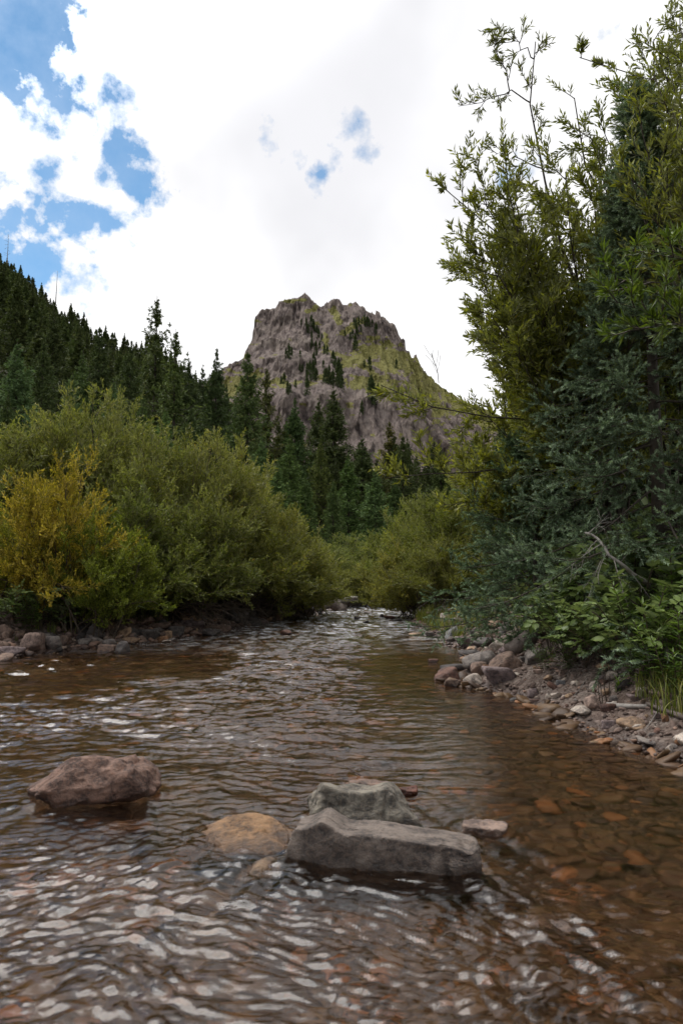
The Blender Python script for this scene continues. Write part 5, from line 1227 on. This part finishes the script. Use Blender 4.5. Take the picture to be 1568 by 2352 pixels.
for k, (px, py, s_, lab) in enumerate([
        (1262, 1500, .95, 'raspberry plant at the left end of the undergrowth, over the rounded grey boulder'), (1300, 1520, 1.0, 'raspberry plant leaning out over the upper gravel'),
        (1345, 1535, 1.0, 'raspberry plant with bright leaves above the pink slab'), (1395, 1550, 1.0, 'raspberry plant hanging lowest over the gravel'),
        (1450, 1560, 1.05, 'raspberry plant above the fallen stick'), (1500, 1565, .9, 'raspberry plant left of the grassy right edge'),
        (1290, 1465, 1.1, 'raspberry plant in the second row at left, under the spruce boughs'), (1345, 1475, 1.15, 'raspberry plant in the middle of the second row'),
        (1410, 1490, 1.2, 'raspberry plant with pale leaf tops in the second row'), (1475, 1495, 1.25, 'raspberry plant in the second row towards the right'),
        (1540, 1500, 1.3, 'raspberry plant at the right edge of the second row'), (1375, 1440, 1.2, 'shaded raspberry plant in front of the dark hollow'),
        (1450, 1440, 1.4, 'tall raspberry plant right of the dark hollow'), (1530, 1430, 1.5, 'tall raspberry plant in shade at the right edge'), (1240, 1465, .9, 'small raspberry plant next to the fallen log'),
        (1560, 1380, 1.5, 'shaded broad-leaved bush at the right edge under the spruce'), (1425, 1400, 1.3, 'raspberry leaves just below the dead branch')]):
    p = hit(px, py); me = RA[k % 4]
    thing_from('raspberry_plant', [('canes', me[0]), ('leaves', me[1])], p, k * 1.7, (s_ * 1.05,) * 3, lab, 'raspberry plant', 'raspberry plants on the right bank', (1, 1, 1))
for k, (px, py, s_, lab) in enumerate([
        (1262, 1455, 1.15, 'fireweed clump at the top left of the undergrowth, lit bright green'), (1300, 1440, 1.35, 'tallest fireweed clump in front of the spruce boughs'), (1335, 1470, 1.0, 'fireweed between the raspberry leaves'),
        (1300, 1545, .45, 'small low weed at the gravel edge under the raspberry'), (1455, 1585, .75, 'fireweed rosette at the lower edge of the green'), (1520, 1590, .8, 'bright weed clump near the right edge above the sticks'),
        (1555, 1610, .7, 'low bright weed at the right edge over the fallen branch'), (1565, 1560, 1.0, 'tall narrow-leaved weed at the right edge'), (1215, 1475, .7, 'narrow-leaved weed beside the fallen log'),
        (1490, 1545, 1.1, 'narrow-leaved weed in the middle of the right undergrowth'), (1550, 1470, 1.5, 'tall shaded weed at the right edge'), (1250, 1545, .4, 'little weed leaning over the water corner')]):
    p = hit(px, py); me = FW[k % 3]
    thing_from('fireweed_plant', [('stem', me[0]), ('leaves', me[1])], p, k * 2.1, (s_,) * 3, lab, 'weed', 'leafy weeds on the right bank', (1, 1, 1))
for k, (px, py, s_, lab) in enumerate([(1500, 1600, .75, 'arching grass tuft above the fallen branch'), (1552, 1590, .8, 'lush grass tuft at the right edge'), (1568, 1640, 1.0, 'bright grass at the right edge by the branch end'),
                                       (1420, 1590, .7, 'single tuft of broad blades drooping over the gravel'), (1568, 1500, 1.0, 'long-bladed grass at the right edge higher up'), (1520, 1560, .65, 'grass tuft between the weeds near the right edge')]):
    V, f, rn = tuft(900 + k, 70 if k != 3 else 9, .28, .0045 if k != 3 else .012, .07 if k != 3 else .015, .9)
    o = obj('grass_tuft', mesh('grass_tuft', V, [f], M_GRASS if k != 3 else M_FIRE, {'rnd': rn})); o.location = tuple(hit(px, py)); o.scale = (s_,) * 3; tag(o, lab, 'grass tuft', 'grass tufts on the right bank')
# leafy herbs under the left willows
for k, (px, py, s_, lab) in enumerate([(60, 1455, 1.0, 'green herb at the left edge above the stones'), (95, 1450, 1.1, 'ferny green herb left of the big dark grey boulder'), (130, 1448, 1.0, 'low herb under the yellow shrub, middle'),
                                       (165, 1445, .9, 'herb just left of the big dark grey boulder'), (262, 1452, 1.1, 'bright-leaved herb drooping beside the brown boulder'), (280, 1435, 1.3, 'taller herb behind the gap in the left stones'), (310, 1430, 1.1, 'herb over the long dark boulder'),
                                       (200, 1432, 1.1, 'herb behind the big dark grey boulder'), (20, 1450, 1.1, 'herb in the lower left corner of the thicket'), (360, 1440, .8, 'small herb among the shaded stones')]):
    p = hit(px, py); me = RA[k % 4] if k % 3 else FW[k % 3]
    thing_from('herb_plant', [('stem', me[0]), ('leaves', me[1])], p, k * 1.9, (s_,) * 3, lab, 'herb', 'herbs among the left bank stones', (.9, .9, .9))
# grass on both banks: too many blades to count
VV = []; FF = []; RN = []; o_ = 0; rng = np.random.default_rng(91)
def add_tufts(n, fx, H, seed, nb=14):
    global o_
    for k in range(n):
        x, y = fx(); V, f, rn = tuft(seed + k, nb, H * (.6 + .7 * rng.random()), .0035 + .0006 * y / 5, .05, .6)
        V = V + np.array([x, y, float(ground_z(x, y)) - .01]); VV.append(V); FF.append(f + o_); RN.append(np.clip(rn * .7 + .3 * rng.random(), 0, 1)); o_ += len(V)
def f1():
    y = 11 + 5.5 * rng.random(); return edges(y)[1] + .15 + 1.5 * rng.random() ** 1.3, y
def f2():
    y = 7.5 + 5 * rng.random(); return edges(y)[1] + .7 + 1.0 * rng.random(), y
def f3():
    y = 8 + 8 * rng.random(); return edges(y)[0] - .6 - .9 * rng.random(), y
add_tufts(330, f1, .24, 1000); add_tufts(60, f2, .15, 2000, 10); add_tufts(90, f3, .2, 3000)
tag(obj('grass', mesh('grass', np.concatenate(VV), [np.concatenate(FF)], M_GRASS, {'rnd': np.concatenate(RN)})), 'yellow-green grass growing on the banks', 'grass', kind='stuff')
# yellow flowers in the grass
for k, (px, py) in enumerate([(1046, 1403), (1053, 1411), (1060, 1407), (1066, 1406), (1041, 1412), (1053, 1404), (1037, 1406), (1060, 1414), (1048, 1395), (1072, 1400), (1030, 1399)]):
    p = hit(px, py + 10); c_ = at(px, py, p[1]) - p; c_[2] = max(c_[2], .12)
    e = empty('yellow_flower', p, 0, 'tiny yellow flower in the grass on the right bank before the willow', 'flower', 'yellow flowers in the right bank grass')
    tv, tf = tubes(np.linspace(0, 1, 4)[None, :, None] * c_[None, None], np.full((1, 4), .003), 4); obj('stem', mesh('flower_stem', tv, [tf], M_GRASS, {'rnd': np.full(len(tv), .4)}), e)
    a = np.arange(12) * PI / 6; r_ = np.where(np.arange(12) % 2, .014, .034)
    V = np.concatenate([[[0, 0, .01]], np.stack([r_ * np.cos(a), r_ * np.sin(a) - .004, .008 * np.sin(a)], -1), [[0, 0, -.006]]]) + c_
    f = np.array([[0, 1 + q_, 1 + (q_ + 1) % 12] for q_ in range(12)] + [[13, 1 + (q_ + 1) % 12, 1 + q_] for q_ in range(12)]); obj('petals', mesh('petals', V, [f], M_PETAL), e)
